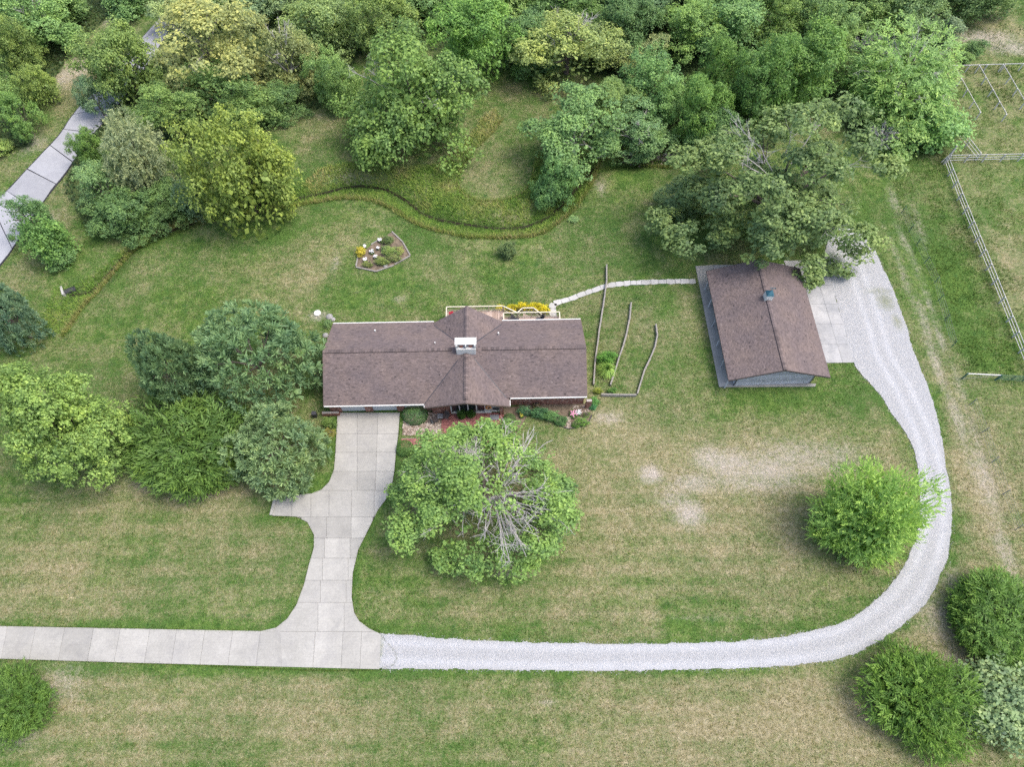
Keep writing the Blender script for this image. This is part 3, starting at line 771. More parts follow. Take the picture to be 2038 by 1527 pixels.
for a_, b_, w_, s_ in (((-15.65,0,ZR),(-1.65,0,ZR),.2,SMF), ((1.75,0,ZR),(13.1,0,ZR),.2,SMF), ((0,-.75,ZR),(0,-6.2,ZR),.24,SGF), ((0,.55,ZR),(0,5.62,ZR),.24,SGR)):
    rc = MB(); ridge_caps(rc, a_, b_, w_, s_); rc.build('ridge_cap', M_SHINGLE, roof)
for sx in (-1, 1):
    for (u, v, sl) in ((4.65*sx, -5.28, SGF), (3.9*sx, 4.63, SGR)):
        if sx > 0 and v < 0: u, v = 4.258, -4.85
        a = np.array([u*.2, v*.2, ZR - sl*abs(u)*.2 + .018]); b = np.array([u, v, ZR - sl*abs(u) + .018]); vm = MB(); vm.bar(a, b, .11, .03); vm.build('valley_flashing', M_DARKMETAL, roof)
ze = ZR - SMF*5.3; zer = ZR - SMF*4.85; zeb = ZR - SMR*5.35
for q in ((-15.62,-4.72,-5.42,-5.305,ze-.13,ze), (4.72,13.1,-4.97,-4.855,zer-.13,zer), (-15.65,-3.95,5.355,5.47,zeb-.13,zeb+.01), (3.95,13.1,5.355,5.47,zeb-.13,zeb+.01)):
    m = MB(); m.box(*q); m.build('gutter', M_WHITE, house)
M_BROWN = simple_mat('brown_trim_board', (.12, .09, .075), .8)
def board(a, b, mat, w=.05):
    m = MB(); m.bar(a, b, w, .16); m.build('fascia', mat, house)
for u in (-15.68, 13.13):
    fr = 5.3 if u < 0 else 4.85
    board((u,0,ZR-.13), (u,-fr,ZR-.13-SMF*fr), M_BROWN); board((u,0,ZR-.13), (u,5.35,ZR-.13-SMR*5.35), M_BROWN)
for sx in (-1, 1):
    board((0,-6.63,ZR-.14), (4.66*sx,-5.78,ZR-.14-SGF*4.65), M_BROWN); board((0,5.68,ZR-.14), (3.92*sx,5.03,ZR-.14-SGR*3.9), M_BROWN)
board((4.69,-5.7,ZR-.1-SGF*4.65), (4.69,-4.98,ZR-.1-SGF*4.65), M_WHITE, .08); board((-4.69,-5.7,ZR-.1-SGF*4.65), (-4.69,-5.44,ZR-.1-SGF*4.65), M_WHITE, .08)
for (px, py, h, r) in ((747,660,.3,.09), (866,684,.28,.07), (992,666,.42,.09)):
    for it in range(1):
        z = 4.0; p = unproj(px, py, z)
        for _ in range(12):
            du, dv = p[0]+5, p[1]-39.8; v = -du*math.sin(HA)+dv*math.cos(HA); z = .5*z+.5*(ZR - SMR*v); p = unproj(px, py, z)
        du, dv = p[0]+5, p[1]-39.8; u = du*math.cos(HA)+dv*math.sin(HA); v = -du*math.sin(HA)+dv*math.cos(HA)
    vp = MB(); vp.tube((u,v,z-.1),(u,v,z+h),r,r,8); vp.build('vent_pipe', M_WHITE, roof)
# walls
W_ = MB()
W_.box(-15.2, 12.75, -4.2, 4.85, -2.6, 2.62)
W_.faces([(-15.2,-4.2,2.62),(-15.2,4.85,2.62),(-15.2,0,ZR-.25),(12.75,-4.2,2.62),(12.75,4.85,2.62),(12.75,0,ZR-.25)], [(0,1,2),(5,4,3),(0,2,5,3),(1,4,5,2),(0,3,4,1)])
W_.box(-3.5, 3.5, 4.86, 4.95, -2.5, 2.8)
wall = W_.build('wall', M_SIDING, house)
def brick_wall(segs, name='brick_wall'):
    """segs: (u0,u1,v_front,z0,z1): mortar core with every brick laid in running bond"""
    core = MB()
    for (u0,u1,v,z0,z1) in segs: core.box(u0+.01, u1-.01, v+.012, v+.3, z0, z1-.004)
    o = core.build(name, M_MORTAR, house); bk = MB()
    for (u0,u1,v,z0,z1) in segs:
        k = 0; z = z0
        while z < z1 - .05:
            u = u0 - (.1 if k % 2 else 0)
            while u < u1 - .02:
                a, b = max(u, u0), min(u+.2, u1)
                if b - a > .03: bk.box(a+.004, b-.004, v-random.uniform(0,.008), v+.03, z+.005, min(z+.07, z1), float(np.clip(random.gauss(.45,.27),0,1)))
                u += .205
            for side in (u0, u1):
                for j in range(1): bk.box(side-.014, side+.014, v+.03, v+.3, z+.005, min(z+.07, z1), float(np.clip(random.gauss(.45,.27),0,1)))
            z += .078; k += 1
    tag(bk.build('brick', M_BRICK, o), kind='stuff'); return o
brick_wall([(-15.4,-14.2,-4.9,0,2.42),(-11.5,-10.7,-4.9,0,2.42),(-7.95,-7.0,-4.9,0,2.42),(-7.0,-4.75,-4.9,0,1.15),(-4.75,-3.95,-4.9,0,2.42),(-14.2,-11.5,-4.9,2.12,2.42),(-10.7,-7.95,-4.9,2.12,2.42),(-7.0,-4.75,-4.9,2.05,2.42)])
brick_wall([(-3.95,-1.95,-5.3,.08,2.55)]); brick_wall([(3.55,3.95,-5.6,.08,2.45)])
brick_wall([(3.98,12.95,-4.4,0,2.6)]); brick_wall([(13.15,13.75,-5.0,0,1.75)])
brick_wall([(-16.3,-14.4,-5.35,0,.62)])
for (u0,u1) in ((-14.2,-11.5),(-10.7,-7.95)):      # garage doors: five panels each
    gd = MB(); gd.box(u0, u1, -4.72, -4.66, 0, 2.12); g_ = gd.build('garage_door', M_DOOR, house)
    for k in range(5):
        pm = MB(); z0 = .02 + k*.42
        pm.box(u0+.03, u1-.03, -4.75, -4.721, z0, z0+.4)
        for j in range(4):
            a = u0+.1+j*(u1-u0-.15)/4; pm.box(a, a+(u1-u0)/4-.14, -4.765, -4.751, z0+.07, z0+.33)
        pm.build('panel', M_DOOR, g_)
def window(u0,u1,v,z0,z1,rail=True,mat=M_WHITE):
    f = MB(); t=.07
    f.box(u0,u0+t,v-.06,v+.06,z0,z1); f.box(u1-t,u1,v-.06,v+.06,z0,z1); f.box(u0+t,u1-t,v-.058,v+.058,z0,z0+t); f.box(u0+t,u1-t,v-.058,v+.058,z1-t,z1)
    if rail: f.box(u0+t,u1-t,v-.05,v+.05,(z0+z1)/2-.03,(z0+z1)/2+.03)
    f.box(u0-.04,u1+.04,v-.13,v-.062,z0-.05,z0+.01)
    o = f.build('window', mat, house); p = MB(); p.box(u0+t,u1-t,v-.012,v+.012,z0+t,z1-t); p.build('pane', M_GLASS, o); return o
window(-6.95,-4.8,-4.86,1.18,2.03,False)
window(2.62,3.5,-5.22,.45,2.35)
fw = MB(); fw.box(-1.94, 3.54, -5.14, -5.05, .05, 2.6); fw.build('entry_wall', M_SIDING, house)
sl_ = MB(); sl_.box(-1.94, 2.6, -5.36, -5.145, .06, .26); sl_.build('base_board', M_WHITE, house)
for k in range(4):                                  # four tall entry panes between pale mullions
    u0 = -1.93 + k*.94; p = MB(); p.box(u0, u0+.13, -5.34, -5.145, .262, 2.55); p.build('mullion', M_DOOR, house)
    p = MB(); p.box(u0+.132, u0+.938, -5.2, -5.15, .262, 2.5); p.build('pane', M_GLASS, house)
p = MB(); p.box(1.83, 1.95, -5.34, -5.145, .262, 2.55); p.build('mullion', M_DOOR, house)
dr = MB(); dr.box(1.952, 2.6, -5.19, -5.142, .262, 2.35); d_ = dr.build('front_door', simple_mat('sage_door_paint', (.34,.38,.37), .5), house)
kn = MB(); kn.lathe((2.5,-5.235,1.2), [(.0,-.03),(.035,-.02),(.035,.02),(0,.03)], 8); kn.tube((2.5,-5.195,1.2),(2.5,-5.235,1.2),.015,.015,6); kn.build('handle', M_DARKMETAL, d_)
# chimney
ch = MB(); ch.box(-1.05, 1.05, -.52, .42, 4.2, 6.0); ch_o = ch.build('chimney', M_WHITE, house)
b = MB(); b.faces([(-1.05,-.53,5.2-SGF*1.05-.05),(-1.05,-.53,5.98),(1.05,-.53,5.98),(1.05,-.53,5.2-SGF*1.05-.05),(0,-.53,5.32),
                   (-1.05,-.545,5.2-SGF*1.05-.05),(-1.05,-.545,5.98),(1.05,-.545,5.98),(1.05,-.545,5.2-SGF*1.05-.05),(0,-.545,5.32)], [(5,9,8,7,6),(0,1,2,3,4),(0,5,6,1),(1,6,7,2),(2,7,8,3),(3,8,9,4),(4,9,5,0)]); b.build('saddle_flashing', M_WHITE, ch_o)
for u in (-1.0, 0, 1.0):
    w = .1 if u else .07
    b = MB(); b.box(u-w, u+w, -.46, .36, 6.0, 6.62); b.build('pier', M_WHITE, ch_o)
b = MB(); b.box(-.9, .9, .25, .34, 6.002, 6.6); b.build('back_panel', M_WHITE, ch_o)
for u in (-.5, .52):
    b = MB(); b.lathe((u, -.05, 6.0), [(.26,0),(.26,.42),(.22,.46),(.18,.46),(.18,.1),(0,.1)], 12); b.build('flue', M_FLUE, ch_o)
b = MB(); b.box(-1.16, 1.16, -.36, .5, 6.62, 6.76); b.build('cap', M_WHITE, ch_o)

# ---------------------------------------------------------------- rear deck
deck = tag(empty('deck', tuple(HW(0, 0)), HA), 'raised wooden deck with cream railings behind the house', 'deck')
db = MB()
x = -2.75
while x < 4.1:
    db.box(x, x+.135, 4.96, 8.55, -.16, -.12+random.uniform(-.004,.004), random.random()); x += .145
y = 6.25
while y < 7.5:
    db.box(4.15, 10.9, y, y+.135, -.16, -.12+random.uniform(-.004,.004), random.random()); y += .145
tag(db.build('deck_board', M_PLANK, deck), kind='stuff')
fr = MB(); fr.box(-2.75, 4.1, 5.0, 8.5, -.34, -.165); fr.box(4.15, 10.88, 6.28, 7.45, -.34, -.165)
for (u,v) in ((-2.6,8.4),(.7,8.4),(4.0,8.4),(7.4,7.4),(10.8,7.4),(10.8,6.3)): fr.box(u-.07,u+.07,v-.07,v+.07,-3.0,-.34)
fr.build('frame', M_PLANK, deck)
def railing(a, b, parent, n=None, top=.92, base=-.12):
    a = np.array(a, float); b = np.array(b, float); L = np.linalg.norm((b-a)[:2]); n = n or max(1, round(L/1.8))
    for z in (top, .12):
        m = MB(); m.bar(a+[0,0,z], b+[0,0,z], .12 if z == top else .06, .06); m.build('rail', M_CREAM, parent)
    for i in range(n+1):
        p = a+(b-a)*i/n; m = MB(); m.box(p[0]-.05,p[0]+.05,p[1]-.05,p[1]+.05,p[2]+base,p[2]+top-.032); m.build('post', M_CREAM, parent)
    m = MB(); k = int(L/.16)
    for i in range(1, k):
        p = a+(b-a)*i/k; m.box(p[0]-.018,p[0]+.018,p[1]-.018,p[1]+.018,p[2]+.15,p[2]+top-.032)
    if m.v: tag(m.build('baluster', M_CREAM, parent), kind='stuff')
railing((-2.7,8.5,0),(4.05,8.5,0),deck); railing((-2.7,5.6,0),(-2.7,8.42,0),deck)
railing((4.2,7.5,0),(10.85,7.5,0),deck); railing((10.85,6.3,0),(10.85,7.42,0),deck,1); railing((4.2,6.25,0),(10.75,6.25,0),deck); railing((4.15,6.35,0),(4.15,7.42,0),deck,1)
railing((4.15,8.45,0),(5.8,7.7,-.3),deck,1); railing((5.85,7.75,-.3),(6.4,8.3,-.3),deck,1); railing((6.45,8.35,-.3),(7.8,8.35,-.3),deck,1); railing((7.85,8.3,-.35),(8.9,7.8,-1.1),deck,1)
for k in range(6):
    m = MB(); m.box(6.5+k*.28, 6.5+k*.28+.3, 7.62, 8.25, -.5-k*.2, -.45-k*.2); m.build('step', M_PLANK, deck)

# ---------------------------------------------------------------- front patio and stone bed
PATIO = [(-3.0,-8.9),(-3.0,-5.35),(3.95,-5.35),(3.95,-8.9)]; WALK = [(-7.35,-9.35),(-7.35,-8.25),(-3.02,-8.25),(-3.02,-9.35)]
patio = tag(empty('patio', tuple(HW(0,0)), HA), kind='structure')
m = MB(); m.prism(PATIO, -.1, .035); m.build('sand_bed', M_MORTAR, patio); m = MB(); m.prism(WALK, -.1, .035); m.build('sand_bed', M_MORTAR, patio); pm = MB()
for (u0,u1,v0,v1) in ((-3.0,3.95,-8.9,-5.35),(-7.35,-3.02,-9.35,-8.25)):
    v = v0; k = 0
    while v < v1-.05:
        u = u0-(.1 if k % 2 else 0)
        while u < u1-.02:
            a,b2 = max(u,u0),min(u+.2,u1)
            pm.faces([(a+.005,v+.004,.06),(b2-.005,v+.004,.06),(b2-.005,v+.098,.06),(a+.005,v+.098,.06),(a,v,.03),(b2,v,.03),(b2,v+.102,.03),(a,v+.102,.03)],[(0,1,2,3),(4,5,1,0),(5,6,2,1),(6,7,3,2),(7,4,0,3)],random.random()); u += .206
        v += .106; k += 1
tag(pm.build('brick', M_PAVER, patio), kind='stuff')
sb = tag(empty('stone_bed', tuple(HW(-5.2,-6.8))), 'bed of tan river stones around the clipped round shrub by the driveway', 'stone bed')
m = MB(); m.prism([(-2.1,-1.1),(2.2,-1.1),(2.2,1.75),(-1.95,1.75)], -.1, .02); m.build('soil', M_SOIL, sb)
st = MB()
for k in range(900):
    a,b2 = random.uniform(-2.05,2.15), random.uniform(-1.05,1.7); r = random.uniform(.07,.16); t = random.random()
    st.lathe((a,b2,.02),[(r,0),(r*.9,r*.3),(r*.4,r*.55)],6,t)
tag(st.build('stone', M_STONE, sb), kind='stuff')

# ---------------------------------------------------------------- log barn
BA = math.radians(2.06)
barn = tag(empty('barn', (29.5, 45.0, 0), BA), 'weathered log barn with brown shingle roof and white cupola', 'barn')
def BWp(u, v, z=0): return np.array([29.5 + u*math.cos(BA) - v*math.sin(BA), 45 + u*math.sin(BA) + v*math.cos(BA), z])
BZ = 4.5; BS = .35; BE = 5.72; V0, V1 = -7.45, 7.55
BP = [([(0,V0),(0,V1),(-BE,V1),(-BE,V0)],'u',-1,BS), ([(0,V0),(BE,V0),(BE,V1),(0,V1)],'u',1,BS)]
m = MB()
for poly, ax, sg, sl in BP:
    zt = [pz(u,v,ax,sg,sl,BZ)-.012 for u,v in poly]; m.prism(poly,[z-.14 for z in zt],zt)
broof = m.build('roof', M_ROOFDECK, barn)
m = MB()
for i,(poly,ax,sg,sl) in enumerate(BP): shingle_rows(m, poly, ax, sg, sl, BZ, 200+i)
tag(m.build('shingle', M_SHINGLE, broof), kind='stuff')
for va, vb in ((V0, 1.71), (2.53, V1)): m = MB(); ridge_caps(m,(0,va,BZ),(0,vb,BZ),.22,BS,.1); m.build('ridge_cap', M_SHINGLE, broof)
M_DKBOARD = simple_mat('dark_brown_board', (.06,.05,.045), .8)
for v in (V0-.04, V1+.04):
    for sx in (-1,1): m = MB(); m.bar((0,v,BZ-.1),(BE*sx,v,BZ-.1-BS*BE),.06,.18); m.build('fascia', M_DKBOARD, barn)
m = MB(); m.tube((-3.6,6.2,BZ-BS*3.6-.1),(-3.6,6.2,BZ-BS*3.6+.35),.06,.06,8); m.build('vent_pipe', M_DARKMETAL, broof)
m = MB(); m.box(-4.2,4.2,-6.75,6.9,.05,2.95); bw = m.build('wall', M_CHINK, barn)
n_log = 9; lh = .315
for side in range(4):
    for k in range(n_log + (5 if side in (0,1) else 0)):
        z = .07 + k*lh + lh/2
        half = 4.3 if z < 2.9 else min(4.3, max(0,(BZ - .2 - z)/BS - .1))
        if half < .4: continue
        m = MB(); j = random.uniform(0,.12)
        if side == 0: m.bar((-half-j*(z<2.9),-6.82,z),(half+j*(z<2.9),-6.82,z),.14,lh-.07)
        elif side == 1: m.bar((-half,6.97,z),(half,6.97,z),.14,lh-.07)
        elif side == 2: m.bar((-4.27,-6.9,z),(-4.27,7.05,z),.14,lh-.07)
        else: m.bar((4.27,-6.9,z),(4.27,7.05,z),.14,lh-.07)
        if z > 2.95 and side > 1: continue
        m.build('log', M_LOG, bw)
m = MB(); m.faces([(-4.2,-6.7,2.95),(4.2,-6.7,2.95),(0,-6.7,BZ-.22),(-4.2,6.85,2.95),(4.2,6.85,2.95),(0,6.85,BZ-.22)],[(0,1,2),(5,4,3),(0,2,5,3),(1,4,5,2)]); m.build('gable', M_CHINK, barn)
for v in (6.6, 4.0, 1.2, -1.6, -4.4, -7.1):          # porch posts with a slanting brace each
    m = MB(); m.tube((-5.45,v,.05),(-5.45,v,2.42),.075,.065,8); p = m.build('post', M_LOG, barn)
    m = MB(); m.tube((-5.45,v,1.5),(-5.45,v+.75,2.38),.04,.04,6); m.build('brace', M_LOG, p)
for sx in (-1, 1):
    m = MB(); m.box(4.36*sx-.04, 4.36*sx+.04, -6.93, -6.85, .05, 2.9); m.build('corner_board', M_DARKMETAL, barn)
for v in (-4.2, 0, 4.2):                             # wide doors under the eave beside the apron
    m = MB(); m.box(4.345,4.4,v-1.35,v+1.35,.07,2.6); d = m.build('door', simple_mat('weathered_door', (.2,.19,.19), .85), barn)
    m = MB(); m.bar((4.42,v-1.2,.2),(4.42,v+1.2,2.45),.03,.14,up=(1,0,0)); m.build('brace', M_LOG, d)
cp = MB(); cp.box(-.42,.42,1.72,2.52,BZ-.25,BZ+.8); cup = cp.build('cupola', M_WHITE, barn)
m = MB(); m.faces([(-.44,1.7,BZ+.8),(.44,1.7,BZ+.8),(.44,2.54,BZ+.8),(-.44,2.54,BZ+.8),(-.3,1.84,BZ+1.04),(.3,1.84,BZ+1.04),(.3,2.4,BZ+1.04),(-.3,2.4,BZ+1.04),(0,2.12,BZ+1.36)],
                  [(3,2,1,0),(0,1,5,4),(1,2,6,5),(2,3,7,6),(3,0,4,7),(4,5,8),(5,6,8),(6,7,8),(7,4,8)]); m.build('cupola_roof', M_TEAL, cup)
m = MB(); m.tube((0,2.12,BZ+1.3),(0,2.12,BZ+2.0),.025,.02,6); m.bar((-.3,2.12,BZ+1.8),(.35,2.12,BZ+1.8),.04,.05); m.bar((0,1.85,BZ+1.62),(0,2.4,BZ+1.62),.03,.03); m.poly([(.2,2.12,BZ+1.68),(.42,2.12,BZ+1.6),(.42,2.12,BZ+1.98)]); m.build('weathervane', M_TEAL, cup)
for k in range(4):
    m = MB(); m.box(-.32,.32,1.7,1.718,BZ+.1+k*.14,BZ+.17+k*.14); m.build('louver', M_WHITE, cup)

# ---------------------------------------------------------------- concrete around the barn
pad = tag(empty('barn_pad', (0,0,0)), kind='structure')
PADW = flat([(1384,530),(1431,771),(1468,771),(1440,640),(1418,528)])
APR = flat([(1560,519),(1636,519),(1652,560),(1676,640),(1699,722),(1635,723),(1600,640)])
m = MB(); m.prism(PADW,-.2,.03); m.prism(flat([(1468,771),(1622,770),(1624,764),(1466,764)]),-.2,.032); m.prism(flat([(1418,528),(1560,526),(1562,560),(1424,560)]),-.2,.034); m.prism(APR,-.2,.03); m.build('joint_filler', M_JOINT, pad)
c = []
for ya, yb in ((500,560),(560,607),(607,655),(655,712),(712,800)):
    c.append(flat([(1340,ya),(1500,ya),(1500,yb),(1340,yb)]))
slabs(PADW, c, pad, M_CONC, -.1, .06)
slabs(flat([(1469,771),(1622,770),(1624,764),(1467,764)]), [flat([(1400,740),(1560,740),(1560,800),(1400,800)]), flat([(1560,740),(1700,740),(1700,800),(1560,800)])], pad, M_CONC, -.1, .062)
slabs(flat([(1419,528),(1560,526),(1562,560),(1425,560)]), [flat([(1390,500),(1500,500),(1500,600),(1390,600)]), flat([(1500,500),(1600,500),(1600,600),(1500,600)])], pad, M_APRON, -.1, .062)
c = []
for ya, yb in ((510,568),(568,606),(606,645),(645,686),(686,740)):
    xm = 1628+(.5*(ya+yb)-560)*.3
    c.append(flat([(1500,ya),(1628+(ya-560)*.3,ya),(1628+(yb-560)*.3,yb),(1500,yb)])); c.append(flat([(1628+(ya-560)*.3,ya),(1760,ya),(1760,yb),(1628+(yb-560)*.3,yb)]))
slabs(APR, c, pad, M_APRON, -.1, .06)
m = MB(); q = [unproj(1603,520.5), unproj(1638,520.5)]; m.bar(q[0]+[0,0,.1], q[1]+[0,0,.1], .25, .2); m.build('kerb', M_PATH, pad)

# ---------------------------------------------------------------- flagstone path from the deck to the barn
path = tag(empty('path', (0,0,0)), kind='structure')
PL = [np.array(G(*p)[:2]) for p in ((1103,640),(1101,622),(1099,606),(1120,600),(1160,586),(1205,570),(1240,565),(1290,562),(1330,561),(1387,560))]
PS = smooth_line(PL, 12); sg_ = np.r_[0, np.cumsum([np.linalg.norm(PS[i+1]-PS[i]) for i in range(len(PS)-1)])]; PA = np.array(PS)
s = 0
while s < sg_[-1]-.2:
    L = random.uniform(.6,1.15); e = min(s+L, sg_[-1]); a = np.array([np.interp(s+.02,sg_,PA[:,i]) for i in (0,1)]); b2 = np.array([np.interp(e-.02,sg_,PA[:,i]) for i in (0,1)])
    d = (b2-a)/np.linalg.norm(b2-a); nr = np.array([-d[1],d[0]]); w = .34 if s > 2.5 else .42
    poly = [a+nr*(w+random.uniform(-.08,.06)), (a+b2)/2+nr*(w+random.uniform(-.06,.09)), b2+nr*(w+random.uniform(-.08,.06)), b2-nr*(w+random.uniform(-.08,.06)), (a+b2)/2-nr*(w+random.uniform(-.06,.09)), a-nr*(w+random.uniform(-.08,.06))]
    zz = [float(H(*p)) for p in poly]; m = MB(); m.prism([tuple(p) for p in poly], [z-.15 for z in zz], [z+.07 for z in zz]); m.build('flagstone', M_PATH, path); s = e
# ---------------------------------------------------------------- foliage generators (unit size, reused by scaled copies)
def unit(v): return v / np.maximum(np.linalg.norm(v, axis=-1, keepdims=True), 1e-9)
def rdir(n, r): return unit(r.normal(size=(n, 3)))
def rhombs(C, A, Nn, L, Wd, bend=.12):
    """leaf quads: centre, long axis, normal, length, width"""
    A = unit(A); Nn = unit(Nn - (Nn * A).sum(1, keepdims=True) * A); S = np.cross(A, Nn)
    L = L[:, None]; Wd = Wd[:, None]
    V = np.stack([C - A*L/2, C + S*Wd/2 + Nn*L*bend, C + A*L/2, C - S*Wd/2 + Nn*L*bend], 1)
    return V
def pack(name, V, tint, cull=None):
    if cull is not None: kk = cull(V.mean(1)); V, tint = V[kk], tint[kk]
    n, k = V.shape[:2]
    if name == 'crown':                                 # bring every crown to unit size
        c = V.mean(1); lo = np.quantile(c, .015, 0); hi = np.quantile(c, .985, 0); V = (V - (lo+hi)/2) / np.array([(hi[0]-lo[0]+hi[1]-lo[1])/4]*2 + [(hi[2]-lo[2])/2])
    return mk_mesh(name, V.reshape(-1, 3), np.arange(n*k).reshape(-1, k), LEAF, np.clip(tint, 0, 1))
def shell_points(n, r, low=-.45, rmin=.55, lobes=5, lobe_amt=.2):
    D = rdir(int(n*2.2), r); D = D[D[:, 2] > low][:n]
    k = unit(r.normal(size=(lobes, 3))); lob = (np.maximum(D @ k.T, 0) ** 4).max(1)
    rad = (1 - lobe_amt + lobe_amt * lob * 1.3) * (1 - (1-rmin) * r.uniform(0, 1, len(D)) ** 2.2)
    return D, D * rad[:, None]
def crown_broad(seed, clumps=15, per=66, leaf=.04, rc=.125, low=-.55, up=.75, rmin=.5, lobe_r=.36, sub=15, inner=900, flat=.75, cull=None):
    """limb-sized lobes carry leaf clumps, the clumps carry leaves; a thin inner filling sits behind"""
    r = np.random.default_rng(seed); D, P = shell_points(clumps, r, low, rmin, 6, .2); P = P * (1 - lobe_r*.8)
    P = np.vstack([P, [[0, 0, .55]], r.normal(size=(4, 3))*.25]); D = unit(P + [0, 0, .15])
    V = []; T = []
    for d, p in zip(D, P):
        lr = lobe_r * r.uniform(.65, 1.2); lt = r.normal(.42, .075)
        q = unit(rdir(int(sub*1.8), r) + d*.45 + np.array([0, 0, .35])); q = q[:sub]
        for e in q:
            c0 = p + e * lr * r.uniform(.6, 1.05) * np.array([1, 1, .8]); n = int(per * r.uniform(.6, 1.3)); R_ = rc * r.uniform(.7, 1.3)
            w = rdir(n, r); w[:, 2] = w[:, 2]*.75 + .25; w = unit(w) * (r.uniform(.15, 1, n) ** .5)[:, None]
            c = c0 + w * R_ * np.array([1, 1, flat]); nn = unit(w*.5 + e*.35 + np.array([0, 0, up]) + r.normal(size=(n, 3))*.45)
            a = unit(np.cross(nn, rdir(n, r))); L = leaf * r.uniform(.65, 1.4, n)
            V.append(rhombs(c, a, nn, L, L * r.uniform(.5, .75, n))); T.append(lt + r.normal(0, .08) + r.normal(0, .17, n))
    c = r.normal(size=(inner, 3)) * .3; c = c * np.minimum(1, .62/np.linalg.norm(c, axis=1, keepdims=True)); nn = unit(np.array([0, 0, .6]) + r.normal(size=(inner, 3))*.6); L = leaf * 2.0 * r.uniform(.7, 1.3, inner)
    V.append(rhombs(c, unit(np.cross(nn, rdir(inner, r))), nn, L, L*.7)); T.append(r.normal(.42, .15, inner))
    return pack('crown', np.concatenate(V), np.concatenate(T), cull)
def fn3(P, seed): return .5*(vnoise(P[:,0]+3, P[:,1]+7, .5, seed) + vnoise(P[:,2]+5, P[:,0]+2, .5, seed+3))
def crown_spray(seed,  sprays=900, per=9, L=.16, w=.3, low=-.35, droop=0.0, outward=1.0, upw=.25, rmin=.6, lobe=.18, leaf=.5, tint0=.4, rough=.12):
    """twigs that fan outward with leaflets in ranks along them"""
    r = np.random.default_rng(seed); D, P = shell_points(sprays, r, low, rmin, 6, lobe); P = P * ((1 - L*.6) * (1 + rough*2*(fn3(P*1.3, seed) - .5)))[:, None]
    n = len(P); Dh = D * np.array([1, 1, .35]); ax = unit(Dh*outward + np.array([0,0,upw]) + r.normal(size=(n,3))*np.array([.5,.5,.3]) - np.array([0,0,droop]))
    sd = unit(np.cross(ax, unit(D + r.normal(size=(n,3))*.35))); nr = np.cross(sd, ax)
    V = []; T = []; t0 = r.normal(tint0, .13, n)
    for k in range(per):
        f = (k + .5) / per; side = (-1 if k % 2 else 1)
        c = P + ax * L * (f - .35)[..., None] if hasattr(f, 'shape') else P + ax * L * (f - .35)
        a = unit(ax * (.75 + .5*f) + sd * side * (1 - f*.8) + r.normal(size=(n,3))*.12)
        ll = L * leaf * (1 - .35*f) * r.uniform(.7, 1.25, n)
        V.append(rhombs(c + a*ll[:,None]*.4, a, nr*.5 + np.array([0,0,.5]) + r.normal(size=(n,3))*.3, ll, ll*w, .05)); T.append(t0 + .32*(f-.4) + r.normal(0,.07,n))
    m_ = 1100; c = r.normal(size=(m_, 3)) * np.array([.36, .36, .28]); c = c * np.minimum(1, .62/np.linalg.norm(c, axis=1, keepdims=True)); nn = unit(np.array([0, 0, .7]) + r.normal(size=(m_, 3))*.6); ll = L*.8*r.uniform(.6, 1.2, m_)
    V.append(rhombs(c, unit(np.cross(nn, rdir(m_, r))), nn, ll, ll*.55)); T.append(r.normal(.4, .14, m_))
    return pack('crown', np.concatenate(V), np.concatenate(T))
def crown_pine(seed, puffs=620, needles=15, L=.1, low=-.4, rmin=.55, lobe=.3):
    r = np.random.default_rng(seed); D, P = shell_points(puffs, r, low, rmin, 9, lobe); P = P * (1 - L*.8)
    n = len(P); pr = r.uniform(.7, 1.25, n); up = unit(D + np.array([0,0,.8])); t0 = r.normal(.42, .14, n)
    V = []; T = []
    for k in range(needles):
        el = .15 + 1.25 * ((k * .618) % 1); az = k * 2.399
        s = unit(np.cross(up, rdir(n, r))); b = np.cross(up, s)
        d = unit(up * math.sin(el) + (s * math.cos(az) + b * math.sin(az)) * math.cos(el)); l = L * pr * r.uniform(.8, 1.1, n)
        w = np.cross(d, rdir(n, r)); w = unit(w) * (l * .13)[:, None]
        V.append(np.stack([P - w*.6, P + d*l[:,None] - w, P + d*l[:,None]*1.08 + w*.2, P + w], 1)); T.append(t0 + .25*math.sin(el) - .06 + r.normal(0, .05, n))
    return pack('crown', np.concatenate(V), np.concatenate(T))

def ash_gap(c):
    """the thinned right half of the dying ash, and the cleft between its two stems"""
    r = np.random.default_rng(5); u = r.uniform(0, 1, len(c)); k = np.ones(len(c), bool)
    zone = (((c[:,0]-.38)/.4)**2 + ((c[:,1]+.08)/.55)**2 < 1) & (c[:,2] > -.1); k &= ~(zone & (u < .6))
    k &= ~((np.abs(c[:,0]-.08) < .06) & (c[:,1] < .45) & (u < .8)); return k
def crown_clipped(seed, n=5200, leaf=.07):
    r = np.random.default_rng(seed); D = rdir(int(n*1.8), r); D = D[D[:,2] > -.3][:n]; n = len(D)
    bump = .03*np.sin(D[:,0]*9+1)*np.sin(D[:,1]*8) + r.normal(0, .022, n); C = D*(1+bump)[:,None]; nn = unit(D + r.normal(size=(n,3))*.45 + [0,0,.3]); L = leaf*r.uniform(.6,1.3,n)
    return pack('crown', rhombs(C, np.cross(nn, rdir(n, r)), nn, L, L*.7), r.normal(.42,.16,n))
